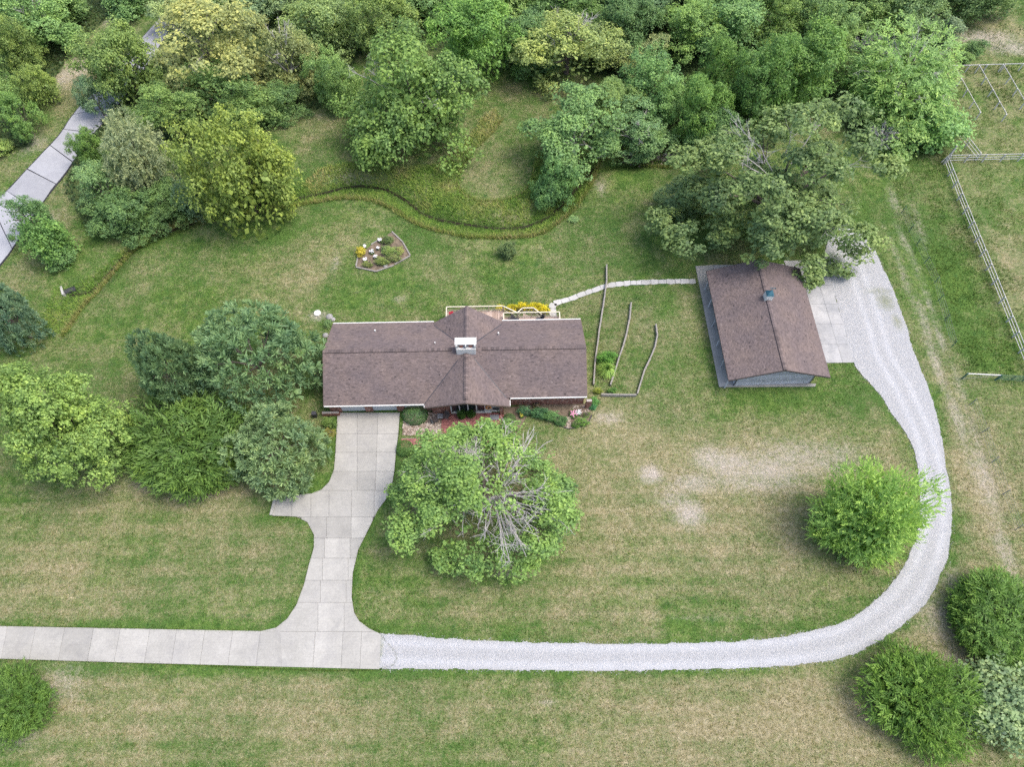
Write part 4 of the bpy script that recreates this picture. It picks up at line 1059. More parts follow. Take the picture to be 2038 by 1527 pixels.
LIB = {
 'broad': [crown_broad(11+i) for i in range(4)],
 'open':  [crown_broad(31+i, 13, 56, .04, .115, rmin=.4, lobe_r=.3, sub=15, inner=350) for i in range(3)],
 'dense': [crown_broad(41, 8, 30, .08, .2, low=-.2, lobe_r=.5, sub=13, inner=500), crown_broad(42, 7, 30, .085, .22, low=-.2, lobe_r=.5, sub=13, inner=500)],
 'willow': [crown_spray(51+i, 1300, 7, .17, .3, -.6, .35, .7, .2, .5, .28, .45) for i in range(2)],
 'clipped': [crown_clipped(61)],
 'juniper': [crown_spray(71+i, 1500, 7, .2, .2, -.05, 0, .9, .45, .45, .3, .55, .42) for i in range(2)],
 'pine': [crown_pine(81+i, 620, 17, .1) for i in range(3)],
 'maple': [crown_broad(91, 34, 46, .036, .085, rmin=.6, lobe_r=.27, sub=18, inner=1500)],
 'spray': [crown_spray(95, 1900, 9, .22, .3, -.5, .0, .9, .25, .45, .34, .36, .46, .22)],
 'elm': [crown_broad(97, 40, 64, .029, .07, low=-.3, rmin=.3, lobe_r=.19, sub=17, inner=300, flat=.6, cull=lambda c: fn3(c*1.6, 5) + .25*np.random.default_rng(1).uniform(-1,1,len(c)) > .24)],
 'ash': [crown_broad(103, 44, 56, .03, .085, rmin=.72, lobe_r=.22, sub=16, inner=500, cull=ash_gap)],
}
def trunk_mesh(base_h, r0, clumps_to, seed, mat=BARK, lean=(0, 0), forks=7):
    """tapered trunk from z=0 with limbs that reach the points in clumps_to"""
    r = random.Random(seed); m = MB(); top = np.array([lean[0], lean[1], base_h])
    pts = [np.array([0, 0, -.25]), np.array([lean[0]*.3 + r.uniform(-.1,.1), lean[1]*.3 + r.uniform(-.1,.1), base_h*.5]), top]
    m.path(pts, [r0*1.25, r0*.95, r0*.75], 8)
    for p in clumps_to:
        p = np.array(p); a = top + (p - top)*.02; mid = top + (p-top)*.5 + np.array([r.uniform(-.3,.3), r.uniform(-.3,.3), r.uniform(0,.5)])
        m.path([a, mid, p], [r0*.5, r0*.3, r0*.1], 6)
        for k in range(2):
            e = mid + (p-mid)*r.uniform(.2,.6) + np.array([r.uniform(-.8,.8), r.uniform(-.8,.8), r.uniform(0,.8)])
            m.tube(mid, e, r0*.2, r0*.06, 5)
    return m.mesh('trunk', mat)
def twigs(me, parent, loc):
    o = link('dead_branch', me, parent, loc); o['kind'] = 'stuff'; return o
TREES = []; FOL = 2.15; VC = {}
def tree(name, kind, var, px, py, hw, hh, color, label, cat='tree', group=None, clear=None, rot=None, mat=BARK, trunk_r=None, dead=0, low=.0, rvk=None):
    """crown seen at photo pixel (px, py), hw x hh pixels half size; stands on the terrain"""
    clr = .5 if clear is None else clear
    if group == G3: hw *= 1.13; hh *= 1.18
    if group == G1: hw *= 1.04; hh *= 1.08
    me = LIB[kind][var % len(LIB[kind])]
    if me.name not in VC:
        q = np.zeros(len(me.vertices)*3, np.float32); me.vertices.foreach_get('co', q); VC[me.name] = q.reshape(-1, 3)[::23]
    U = VC[me.name]; a = rot if rot is not None else random.choice([0, math.pi/2, math.pi, -math.pi/2]) + random.uniform(-.2, .2)
    qx, qy, qw, qh = px, py, hw, hh; tall = 1.0; zc = 4.0
    for it in range(6):                                 # survey: settle position and size against the outline seen in the photo
        for _ in range(20):
            p = unproj(qx, qy, zc); s = mpp(qx, qy, zc); R = qw*s
            al = TH + math.atan((qy-763.5)/F); ap = qh*s
            rv = float(np.clip(max(ap**2 - (R*math.sin(al))**2, 0)**.5/math.cos(al), .62*R, 1.35*R))
            if rvk: rv = rvk*R
            zc = .6*zc + .4*(float(H(p[0], p[1])) + clr + rv*.88)
        Rd = R if ap >= R*math.sin(al)*.98 else max(ap*.98/math.sin(al), .45*R)
        if abs(Rd - R) > .15*R: a = 0 if rot is None else rot
        X = U[:,0]*R*math.cos(a) - U[:,1]*Rd*math.sin(a) + p[0]; Y = U[:,0]*R*math.sin(a) + U[:,1]*Rd*math.cos(a) + p[1]; Z = U[:,2]*rv + zc - CZ
        fw = Y*CT - Z*ST; sx = 1019 + F*X/fw; sy = 763.5 - F*(Y*ST + Z*CT)/fw
        x0, x1 = np.quantile(sx, (.01, .99)); y0, y1 = np.quantile(sy, (.01, .99))
        qx += .8*(px - (x0+x1)/2); qy += .8*(py - (y0+y1)/2); qw *= (2*hw/(x1-x0))**.7; qh *= (2*hh/(y1-y0))**.5
    g = float(H(p[0], p[1])); base = empty(name, (p[0], p[1], g), 0)
    tag(base, label, cat, group)
    c = link('crown', me, base, (0, 0, zc - g))
    c.rotation_euler = (0, 0, a); c.scale = (R, Rd, rv)
    vv = random.uniform(.84, 1.14) if group in (G1, G2, G3) else 1.0; wv = random.uniform(.93, 1.08) if vv != 1 else 1.0
    c.color = (color[0]*FOL*vv*wv, color[1]*FOL*vv, color[2]*FOL*vv/wv, 1)
    if name not in ('shrub', 'bush', 'hedge'):
        r0 = trunk_r or max(.08, .045*R + .05); rr = random.Random(int(px*7+py))
        tgt = []
        for k in range(7):
            an = k*2*math.pi/7 + rr.uniform(-.3,.3); q = rr.uniform(.45,.72)
            tgt.append((R*q*math.cos(an), Rd*q*math.sin(an), zc-g + rv*rr.uniform(-.1,.4)))
        tgt.append((0, 0, zc-g+rv*.55))
        bh = max(.3, min(clr + rv*.35, zc-g-.1))
        link('trunk', trunk_mesh(bh, r0, tgt, int(px+py), mat), base)
    if dead: twigs(twig_mesh(R, Rd, rv, dead, int(px)), base, (0, 0, zc-g))
    TREES.append((base, R, rv, zc)); return base
def twig_mesh(R, Rd, rv, n, seed, reach=(.75, 1.04), center=None, spread=None):
    r = random.Random(seed); m = MB()
    for k in range(n):
        th = r.uniform(0, 6.28); e = r.uniform(.05, 1.35)
        if spread: th = spread[0] + r.gauss(0, spread[1]); e = r.uniform(.25, 1.3)
        d = np.array([math.cos(th)*math.cos(e), math.sin(th)*math.cos(e), math.sin(e)]); S = np.array([R, Rd, rv])
        a = d*S*r.uniform(.25,.45); b = d*S*r.uniform(*reach)
        if center is not None: a = a*.5 + np.array(center)*.8; b = b*.8 + np.array(center)*.9
        mid = (a+b)/2 + np.array([r.uniform(-.3,.3), r.uniform(-.3,.3), r.uniform(-.1,.3)])
        m.path([a, mid, b], [.075, .05, .02], 4)
        for j in range(7):
            f = r.uniform(.3, .95); s0 = a + (mid-a)*f*2 if f < .5 else mid + (b-mid)*(f-.5)*2
            dd = unit(((b-a)/np.linalg.norm(b-a) + np.array([r.gauss(0,.55), r.gauss(0,.55), r.gauss(.1,.4)]))[None])[0]
            e1 = s0 + dd*r.uniform(.35, 1.0)*R*.2; m.tube(s0, e1, .032, .012, 3)
            for q in range(2):
                dd2 = unit((dd + np.array([r.gauss(0,.6), r.gauss(0,.6), r.gauss(0,.5)]))[None])[0]; s1 = s0 + (e1-s0)*r.uniform(.4,.9); m.tube(s1, s1+dd2*R*.09, .018, .01, 3)
    return m.mesh('dead_branch', DEADWOOD)

# ---------------------------------------------------------------- the trees, surveyed one by one
YG = (.132, .187, .05); MG = (.1, .163, .048); DG = (.078, .135, .044); PG = (.142, .19, .078); BG = (.1, .155, .074); OG = (.152, .178, .066)
G1 = 'trees beside the old road'; G2 = 'trees along the creek'; G3 = 'woodland trees beyond the creek'; G4 = 'trees around the house lawn'
def T(*a, **k): return tree(*a, **k)
# garden trees
T('maple_tree','maple',0,118,842,148,176,(.118,.18,.046),'large yellow green maple on the left lawn edge beside the pines',group=G4,clear=1.5)
T('pine_tree','pine',0,512,722,134,112,(.086,.14,.062),'broad dark pine crowding the left gable of the house',group='pine trees',clear=2.2,trunk_r=.28)
T('pine_tree','pine',1,335,735,76,98,(.074,.122,.055),'narrower dark pine between the maple and the broad pine',group='pine trees',clear=2.0)
T('pine_tree','pine',2,548,898,102,90,(.112,.165,.075),'rounded pale pine overhanging the turning arm of the driveway',group='pine trees',clear=1.2)
T('pine_tree','pine',1,22,632,66,70,(.08,.13,.075),'bluish pine at the left edge above the maple',group='pine trees',clear=1.5)
T('juniper_bush','juniper',0,375,885,128,100,(.058,.104,.022),'large spreading juniper filling the gap between maple and pale pine','bush',group='spreading junipers',clear=.0,rvk=.42)
T('juniper_bush','juniper',1,1832,1402,118,122,(.068,.125,.022),'bright spreading juniper below the bend of the gravel drive','bush',group='spreading junipers',clear=0,rvk=.5)
T('juniper_bush','juniper',0,2000,1240,104,110,(.062,.116,.022),'spreading juniper at the right edge, uphill of its bright twin','bush',group='spreading junipers',clear=0,rvk=.5)
T('juniper_bush','juniper',1,20,1402,82,96,(.06,.11,.022),'spreading juniper below the driveway at the left edge','bush',group='spreading junipers',clear=0,rvk=.5)
T('leafy_shrub','dense',1,1990,1405,92,84,(.12,.17,.075),'pale silvery leafy shrub between the two right hand junipers','shrub',clear=.1,rvk=.7)
T('leafy_shrub','dense',0,2034,1300,30,44,(.14,.195,.1),'small silvery shrub at the right edge touching the uphill juniper','shrub',clear=.1,rvk=.8)
T('round_tree','spray',0,1738,1028,121,122,(.15,.236,.055),'bright green rounded tree inside the bend of the gravel drive',group=G4,clear=.6,rot=.5)
elm = T('elm_tree','elm',0,1548,380,230,164,(.092,.135,.046),'huge spreading elm overhanging the far end of the barn',group=G4,clear=2.0,mat=BARK,trunk_r=.55,dead=9,rot=0)
T('elm_sapling','elm',0,1362,398,56,46,(.1,.15,.06),'low leafy limb clump left of the huge elm',group=G4,clear=.8)
ash = T('ash_tree','ash',0,962,992,176,146,(.1,.165,.042),'ash tree in front of the house with many dead grey branches',group=G4,clear=1.2,trunk_r=.4,dead=0,rot=0)
R_, rv_, zc_ = TREES[-1][1:]
twigs(twig_mesh(R_, R_, rv_, 24, 5, (.8, 1.15), (R_*.2, -R_*.05, 0), (.0, 1.3)), ash, (0, 0, zc_))
twigs(twig_mesh(R_, R_, rv_, 18, 8, (.8, 1.15), (R_*.15, -R_*.1, 0), (-1.2, .7)), ash, (0, 0, zc_))
twigs(twig_mesh(R_, R_, rv_, 22, 12, (.75, 1.02), (-R_*.2, 0, 0), (2.6, 1.3)), ash, (0, 0, zc_))
# left of the road
T('broad_tree','broad',0,70,52,84,70,MG,'mid green tree in the far left corner beyond the road',group=G1,dead=5)
T('broad_tree','broad',1,28,92,58,64,YG,'yellow green tree at the left edge below the corner tree',group=G1)
T('broad_tree','broad',2,72,168,42,42,YG,'small yellow green tree leaning over the road verge',group=G1)
T('broad_tree','open',1,36,230,50,48,(.1,.165,.04),'rounded tree at the left edge over the bare verge',group=G1)
T('broad_tree','open',0,-10,170,60,70,MG,'mid green tree cut by the left edge behind the verge trees',group=G1)
T('leafy_shrub','dense',0,4,293,22,16,YG,'tiny yellow green shrub on the verge at the left edge','shrub',clear=.1)
T('leafy_shrub','dense',1,247,10,42,28,DG,'dark rounded shrub beyond the grassy verge at the far end','shrub',group=G1,clear=.1)
T('leafy_shrub','dense',0,135,8,44,28,DG,'dark shrub beside the corner tree at the far left','shrub',group=G1,clear=.1)
T('broad_tree','open',2,46,432,60,62,(.075,.135,.045),'open leafy tree hanging over the near end of the old road',group=G1,clear=1.5)
T('leafy_shrub','dense',1,95,482,54,50,(.085,.15,.035),'rounded shrub beside the near end of the old road','shrub',group=G1,clear=.1)
T('leafy_shrub','dense',0,120,512,30,22,DG,'low dark shrub in the ditch below the roadside shrub','shrub',group=G1,clear=0)
# between the road and the creek
T('broad_tree','broad',3,238,122,94,70,YG,'rounded yellow green tree hiding the middle of the road',group=G1)
T('broad_tree','open',0,420,105,94,92,OG,'tall tree with rust tinged leaves right of the yellow green tree',group=G3,dead=8)
T('broad_tree','open',1,372,22,66,44,PG,'pale tree at the far end of the old road',group=G3)
T('broad_tree','open',2,565,118,62,88,OG,'tall yellowing tree leaning out over the meadow',group=G3,dead=6,mat=BARK_GREY)
T('broad_tree','broad',0,645,52,72,60,(.12,.175,.06),'pale tall tree behind the yellowing tree',group=G3)
T('broad_tree','broad',1,660,158,50,52,MG,'mid green tree at the meadow corner beside the big round tree',group=G3)
T('leafy_tree','broad',2,450,192,92,46,DG,'dark low tree beneath the rust tinged tree',group=G3,clear=.2)
T('leafy_tree','broad',0,555,205,50,34,DG,'dark low tree below the yellowing tree at the meadow edge',group=G3,clear=.1)
T('willow_tree','willow',0,275,300,72,94,(.17,.215,.115),'pale grey green willow standing above the dark thicket by the creek',group=G2,clear=2)
T('broad_tree','open',1,188,192,42,48,BG,'slim blue green tree half hiding the road',group=G2)
T('broad_tree','broad',1,328,212,68,40,YG,'yellow green treetop behind the pale willow',group=G2,clear=3)
T('round_tree','broad',2,460,330,120,112,(.13,.185,.042),'dense rounded yellow green tree on the creek bank',group=G2,clear=.6)
T('leafy_tree','broad',3,177,292,46,58,(.08,.145,.035),'mid green tree reaching over the kerb of the old road',group=G2,clear=.5)
T('leafy_tree','open',2,205,372,56,60,(.115,.175,.062),'pale green tree on the corner between road and creek',group=G2,clear=.5)
T('leafy_tree','broad',0,248,430,74,54,DG,'dark dense tree at the foot of the creekside thicket',group=G2,clear=.1)
T('leafy_shrub','dense',1,378,396,36,40,BG,'small grey green shrub under the pale willow','shrub',group=G2,clear=.1)
T('leafy_tree','broad',1,330,400,46,44,DG,'dark small tree between willow and rounded tree',group=G2,clear=.2)
# around the meadow
T('round_tree','broad',1,818,190,130,134,(.105,.17,.042),'big rounded tree standing alone in the meadow',group=G2,clear=.8,dead=6)
T('broad_tree','broad',2,760,36,60,54,(.115,.175,.05),'pale tree behind the big meadow tree',group=G3)
T('leafy_shrub','dense',0,835,6,40,30,DG,'dark shrub at the far end of the meadow','shrub',group=G3,clear=.1)
T('broad_tree','broad',3,945,48,80,66,(.085,.155,.034),'tree with a bare straight trunk at the meadow end',group=G3,clear=3.5,mat=BARK)
T('leafy_tree','broad',0,898,-10,60,44,MG,'mid green treetop behind the bare trunk',group=G3)
T('leafy_tree','broad',1,1052,84,54,56,DG,'dark low tree at the right end of the meadow',group=G3,clear=.2)
T('leafy_tree','broad',2,1120,20,70,46,(.08,.145,.04),'mid green tree behind the dark meadow tree',group=G3)
T('leafy_tree','open',1,1132,104,94,62,(.135,.175,.055),'yellowish open tree with a dead grey limb at the meadow edge',group=G3,dead=14,clear=1)
T('leafy_tree','broad',3,1245,54,62,60,DG,'dark tree behind the yellowish open tree',group=G3,dead=3)
T('leafy_tree','open',2,1275,112,46,36,OG,'small pale yellow tree in the middle of the wood',group=G3)
T('broad_tree','broad',0,1382,58,56,48,(.1,.165,.042),'rounded bright treetop in the middle of the wood',group=G3,clear=2)
T('broad_tree','broad',2,1298,166,60,70,(.085,.155,.048),'tall green tree behind the dry streambed',group=G2,clear=2)
T('streamside_tree','open',0,1140,262,92,92,(.098,.158,.048),'leafy tree with a pale trunk leaning over the creek bend',group=G2,clear=2.0,mat=BARK_GREY,trunk_r=.3)
T('streamside_tree','broad',1,1105,362,46,58,(.08,.14,.042),'dark leafy tree standing in the creek bend',group=G2,clear=.1)
T('streamside_tree','open',2,1262,258,78,54,(.095,.155,.055),'low branching tree with rusty leaves above the dry streambed',group=G2,clear=1.6,mat=BARK_GREY,dead=5)
T('streamside_tree','broad',3,1225,205,56,50,(.105,.165,.05),'pale green tree beside the white post',group=G2,clear=2)
T('broad_tree','broad',3,1392,222,56,74,(.085,.16,.04),'tall bright tree directly behind the dry streambed',group=G3,clear=1.2)
# dark wood behind the elm
T('broad_tree','broad',0,1450,52,72,56,MG,'mid green treetop at the far side of the wood above the elm',group=G3)
T('broad_tree','broad',1,1432,150,58,76,(.08,.15,.033),'tall dense tree left of the shaded clearing',group=G3)
T('broad_tree','broad',2,1512,160,66,84,(.075,.14,.032),'tall dense tree nearest the shaded clearing',group=G3)
T('broad_tree','broad',3,1605,122,68,68,(.085,.15,.036),'broad dense tree behind the shaded clearing',group=G3)
T('broad_tree','broad',1,1560,40,62,52,(.1,.165,.04),'yellow green treetop behind the broad dense tree',group=G3)
T('leafy_tree','broad',2,1648,52,52,56,DG,'dark tree left of the bare dead tree',group=G3,clear=1)
T('broad_tree','broad',0,1740,16,60,40,MG,'mid green treetop behind the bare dead tree',group=G3)
T('broad_tree','open',1,1812,36,62,54,(.09,.15,.055),'grey green tree at the pasture corner of the wood',group=G3)
T('pale_tree','willow',1,1798,148,98,86,(.13,.205,.055),'feathery pale green tree beside the paddock fence',group=G3,clear=2,dead=12)
T('leafy_shrub','dense',1,1862,250,60,40,(.115,.19,.055),'pale shrubs below the feathery tree by the fence','shrub',group=G3,clear=0)
T('leafy_shrub','dense',0,1780,268,48,36,(.1,.165,.05),'green shrub at the foot of the feathery tree','shrub',group=G3,clear=0)
T('leafy_shrub','dense',0,1888,66,26,38,(.1,.14,.075),'grey green shrub on the pasture corner','shrub',group=G3,clear=0)
T('leafy_shrub','dense',1,1937,95,28,12,DG,'low dark green bush on the bare pasture soil','bush',clear=0)
T('leafy_shrub','dense',0,1926,114,14,10,MG,'tiny green bush above the corner of the far paddock','bush',clear=0)
T('leafy_tree','broad',3,1420,270,46,44,DG,'dark low tree at the wood edge left of the elm',group=G3,clear=.1)
T('leafy_shrub','dense',1,1745,180,34,40,DG,'dark leafy shrub under the bare dead tree','shrub',group=G3,clear=.1)
# far row, mostly above the frame
FAR = [(420,-40,80,50,YG,'pale treetop beyond the rust tinged tree'),(540,-20,70,50,PG,'pale treetop above the yellowing tree'),(660,-40,70,50,MG,'mid green treetop at the upper edge over the meadow corner'),
       (1010,-25,70,50,MG,'treetop at the upper edge right of the bare trunk'),(1180,-40,80,50,DG,'dark treetop at the upper edge over the yellowish tree'),(1300,-10,70,50,(.07,.125,.05),'dark treetop at the upper edge in mid wood'),
       (1420,-50,80,50,MG,'mid green treetop at the upper edge above the bright treetop'),(1510,-20,60,46,YG,'yellow green treetop at the upper edge over the wood'),(1660,-40,80,50,MG,'treetop at the upper edge above the dead tree'),(1800,-45,70,50,DG,'dark treetop at the upper edge near the pasture'),
       (1930,-32,90,40,DG,'dark treetops along the upper edge of the pasture'),(250,-50,60,40,DG,'dark treetop over the far end of the verge'),(20,-30,80,50,MG,'treetop cut by the far left corner')]
for i, (x, y, w, h, c, lb) in enumerate(FAR): T('leafy_tree', 'broad', i, x, y, w, h, c, lb, group=G3)
# the bare dead tree and the drooping bare limbs of the feathery tree
def dead_tree(px, py, h, r, label, seed):
    b = G(px, py); e = tag(empty('dead_tree', tuple(b)), label, 'tree', G3); rr = random.Random(seed); m = MB(); m.path([np.array([0,0,-.2]), np.array([.1,.1,h*.45]), np.array([.2,0,h*.75])], [.2,.15,.08], 7); link('trunk', m.mesh('trunk', BARK_GREY), e)
    twigs(twig_mesh(r, r, h*.45, 34, seed, (.7, 1.1)), e, (.1, 0, h*.5))
dead_tree(1690, 165, 9.5, 2.3, 'bare grey dead tree standing in the wood by the pasture', 3)
dead_tree(1738, 300, 4.5, 2.2, 'bare leaning grey snag below the feathery tree', 9)

# undergrowth that nobody could count
P = scatter(WOODLAND, 13.0); P = P[(P[:,1] < 122) & (np.abs(P[:,0]) < 95)]
n = len(P); z = H(P[:,0], P[:,1]) + rng.uniform(0, 1, n)**2 * 1.3 * fnoise(P[:,0], P[:,1], 4, 91); C = np.stack([P[:,0], P[:,1], z+.05], 1)
nn = unit(np.array([0,0,1.]) + rng.normal(size=(n,3))*.6); L = rng.uniform(.2,.5,n)
V = rhombs(C, np.cross(nn, rdir(n, rng)), nn, L, L*.7)
ug = link('undergrowth', pack('undergrowth', V, rng.normal(.38,.18,n))); ug.color = (.06,.11,.032,1)
tag(ug, 'dark leafy undergrowth on the floor of the wood', 'undergrowth', kind='stuff')
# ---------------------------------------------------------------- plants close to the house
def S(name, kind, var, px, py, hw, hh, color, label, cat='shrub', group=None, rvk=None):
    return tree(name, kind, var, px, py, hw, hh, color, label, cat, group, .02, rvk=rvk)
S('shrub','clipped',0,826,825,25,22,(.05,.105,.035),'clipped round dark green shrub in the river stone bed',rvk=.62)
S('hedge','clipped',0,806,893,17,25,(.06,.115,.03),'clipped rounded hedge end between driveway and ash tree','hedge',rvk=.6)
S('hedge','clipped',0,1014,836,13,24,(.05,.09,.03),'dark clipped hedge at the right end of the brick patio','hedge',rvk=.8)
S('shrub','dense',0,1184,799,9,9,(.06,.14,.035),'small green shrub against the brick pier',rvk=.9)
S('shrub','dense',1,1180,809,8,7,(.04,.12,.045),'small blue green shrub in front of the brick pier',rvk=.8)
G5 = 'plants in the front flower bed'
for i,(x,y,w,h,c,lb) in enumerate([(1045,818,15,8,(.045,.1,.045),'low dark green plant in the front bed next to the hedge'),(1074,822,17,8,(.05,.115,.045),'low green plant mid way along the front bed'),
    (1100,829,17,9,(.07,.14,.045),'spreading hosta like plant near the curved black edging'),(1117,838,12,9,(.06,.125,.04),'green plant at the point of the front bed'),(1158,840,14,8,(.09,.165,.035),'bright green plant inside the rounded end of the front bed'),
    (1147,846,9,5,(.075,.14,.03),'small green plant at the lower rim of the front bed'),(1067,806,7,6,(.1,.09,.035),'reddish leaved bush against the right brick wall'),(1168,826,7,5,(.1,.15,.04),'small pale plant below the brick pier')]):
    S('bed_plant','dense',i,x,y,w,h,c,lb,'plant',G5,rvk=.7)
S('shrub','dense',0,654,842,14,10,(.075,.12,.03),'green shrub beside the dark box left of the garage',rvk=.8)
S('bed_plant','dense',1,655,862,13,16,(.13,.13,.03),'daylily clump with orange tints along the driveway edge','plant',rvk=.8)
S('shrub','dense',1,1208,712,19,10,(.075,.165,.03),'broad green shrub above the fountain grass between the timbers',rvk=.8)
S('shrub','dense',0,1190,778,9,5,(.14,.17,.03),'small yellow green shrub at the right rear corner of the brick pier',rvk=.8)
S('shrub','dense',1,1218,778,9,5,(.07,.14,.03),'small green shrub behind the lowest timber',rvk=.8)
for i,(x,y,w,h,lb) in enumerate([(997,615,9,8,'first yellow shrub in the row behind the deck rail'),(1018,614,11,8,'second yellow shrub of the row, behind the stair rail'),(1040,611,12,8,'middle yellow shrub of the row behind the deck'),(1063,611,13,8,'fourth yellow shrub of the row behind the deck'),(1083,616,11,9,'yellow shrub at the stepping path end of the row')]):
    S('golden_shrub','dense',i,x,y,w,h,(.33,.3,.018),lb,'shrub','row of yellow shrubs behind the deck',rvk=.9)
S('shrub','dense',0,1009,500,17,19,(.062,.095,.034),'lone dark conical shrub on the rear lawn',rvk=1.2)
S('shrub','dense',1,1141,435,10,8,(.13,.2,.075),'low round pale green shrub beside the tall grass edge',rvk=.5)
S('shrub','dense',1,652,645,7,9,(.1,.16,.06),'small leafy shrub at the rear left corner of the roof',rvk=.9)
# fountain grass
def fountain(px, py, R, h, color, label):
    b = G(px, py); e = tag(empty('fountain_grass', tuple(b)), label, 'ornamental grass'); V = []; T = []
    for k in range(420):
        a = random.uniform(0, 6.283); r1 = R*random.uniform(.45, 1.1); hh = h*random.uniform(.6, 1.1); d = np.array([math.cos(a), math.sin(a), 0]); s = np.array([-d[1], d[0], 0])*.03
        p0 = d*random.uniform(0,.15); p1 = d*r1*.45+np.array([0,0,hh]); p2 = d*r1+np.array([0,0,hh*.55]); t = random.gauss(.5,.16)
        V += [[p0-s, p0+s, p1+s, p1-s], [p1-s, p1+s, p2+s*.2, p2-s*.2]]; T += [t-.1, t+.1]
    o = link('leaf', mk_mesh('leaf', np.array(V).reshape(-1,3), np.arange(len(V)*4).reshape(-1,4), LEAF, np.clip(T,0,1)), e); o.color = (*color,1); o['kind'] = 'stuff'
fountain(1206, 742, 1.2, 1.15, (.25,.4,.09), 'big bright fountain grass between the landscape timbers')

# flowers: small heads on leafy clumps
def flowers(name, px, py, R, n, mat, label, h=.45, group=None, leafc=(.1,.17,.05)):
    b = G(px, py); e = tag(empty(name, tuple(b)), label, 'flowers', group)
    c = link('foliage', LIB['dense'][0], e, (0,0,h*.4)); c.scale = (R*.9,R*.9,h*.55); c.color = (*(v*1.4 for v in leafc),1)
    m = MB()
    for k in range(n):
        a = random.uniform(0,6.28); r = R*random.uniform(0,.95)**.6; m.lathe((r*math.cos(a), r*math.sin(a), h*random.uniform(.75,1.05)), [(.02,0),(.075,.03),(.05,.06)], 6)
    o = m.build('petal', mat, e); o['kind'] = 'stuff'
GB = 'white flowers in the timber edged bed'
for x, y, R, lb in ((741,504,.34,'largest white flower clump in the timber edged bed'),(757,481,.26,'white flower clump at the upper side of the timber edged bed'),(753,497,.2,'small white flower clump in the middle of the timber edged bed'),
                    (728,520,.3,'white flower clump near the lower left timber'),(748,514,.28,'white flower clump below the largest one'),(727,494,.22,'white flower clump next to the yellow bush')):
    flowers('flowering_plant', x, y, R, 26, M_FLOWER_W, lb, .5, GB)
flowers('flowering_plant', 1141, 826, .5, 34, M_FLOWER_P, 'pink flowering plant in the round end of the front bed', .5, G5)
flowers('flowering_plant', 1150, 824, .35, 26, M_FLOWER_W, 'white flowering plant beside the pink one in the front bed', .5, G5)
flowers('flowering_plant', 1038, 829, .3, 10, simple_mat('yellow_petals', (.5,.42,.04), .7), 'yellow lily clump in the front bed near the hedge', .6, G5)

# ---------------------------------------------------------------- beds
bed = tag(empty('garden_bed', tuple(G(762,505))), 'five sided garden bed on the rear lawn edged with pale timbers', 'garden bed')
bo = np.array(G(762,505)); BPX = [(780,462),(801.5,482.5),(816.5,509.5),(785,528),(748.5,541),(709,532),(713,512),(740,487),(754,478)]
q = [np.array(G(*p)) - bo for p in BPX]; m = MB(); m.prism([(p[0],p[1]) for p in q], [p[2]-.2 for p in q], [p[2]+.06 for p in q]); m.build('soil', M_SOIL, bed)
for a, b in (((780.3,462),(801.5,482.4)),((801.8,483),(816.5,509)),((816.5,510),(785.8,527)),((784,529),(749,541)),((748,541),(709,532.7)),((709,531),(712.8,512)),((739,488),(754,478.5))):
    a = np.array(G(*a))-bo; b = np.array(G(*b))-bo; m = MB(); m.bar(a+[0,0,.08],b+[0,0,.08],.17,.2); m.build('timber', M_TIMBER, bed)
S('shrub','dense',0,718,501,9,10,(.24,.22,.03),'yellow bush at the left corner of the timber edged bed','bush',rvk=1.0)
S('shrub','dense',1,771,477,12,9,(.075,.11,.035),'dark shrub at the upper corner of the timber edged bed',rvk=.9)
for x,y,w,h,c,lb in ((778,502,16,10,(.115,.165,.045),'green weedy plant in the right half of the timber edged bed'),(792,500,11,12,(.15,.17,.05),'yellowish weedy plant beside the right timber of the bed'),(760,520,14,8,(.12,.16,.045),'weedy plant near the lower timber of the bed'),(768,497,9,8,(.1,.15,.05),'small green plant in the middle of the timber edged bed'),(731,526,10,6,(.13,.16,.05),'low plant in the lower left corner of the timber edged bed'),(785,513,12,8,(.12,.15,.05),'low weed patch inside the right corner of the bed')):
    S('bed_plant','dense',0,x,y,w,h,c,lb,'plant','plants in the timber edged bed',rvk=.6)
p = G(767,529); st = tag(empty('stone', tuple(p)), 'round beige stone beside the lower timber of the bed', 'stone'); m = MB(); m.lathe((0,0,.05),[(.3,0),(.33,.08),(.24,.2),(.1,.24)],10); m.build('rock', M_ROCK, st)
# front flower bed: soil, edging, gravel
fb = tag(empty('flower_bed', (0,0,0)), 'curved front flower bed along the right brick wall', 'flower bed')
m = MB(); m.prism(flat([(1003,812),(1060,806),(1170,803),(1178,826),(1173,839),(1157,850),(1131,853),(1108,844.5),(1092,835),(1080,828),(1050,827),(1030,862),(1003,862)]), -.15, .03); m.build('soil', M_SOIL, fb)
EDG = [(1060,827),(1080,828),(1092,835),(1108,844.5),(1126,853),(1135,854),(1157,850),(1173,839),(1178,827)]
for i in range(len(EDG)-1):
    a, b = unproj(*EDG[i]), unproj(*EDG[i+1]); m = MB(); m.bar(a+[0,0,.06],b+[0,0,.06],.07,.14); m.build('edging', M_DARKMETAL, fb)
m = MB()
for k in range(260):
    x, y = (random.uniform(1128,1136), random.uniform(830,852)) if k % 3 else (random.uniform(1140,1172), random.uniform(808,824)); p = unproj(x, y); r = random.uniform(.05,.13)
    m.lathe((p[0],p[1],.03),[(r,0),(r*.85,r*.35),(r*.35,r*.6)],6,random.random())
o = m.build('stone', M_STONE, fb); o['kind'] = 'stuff'

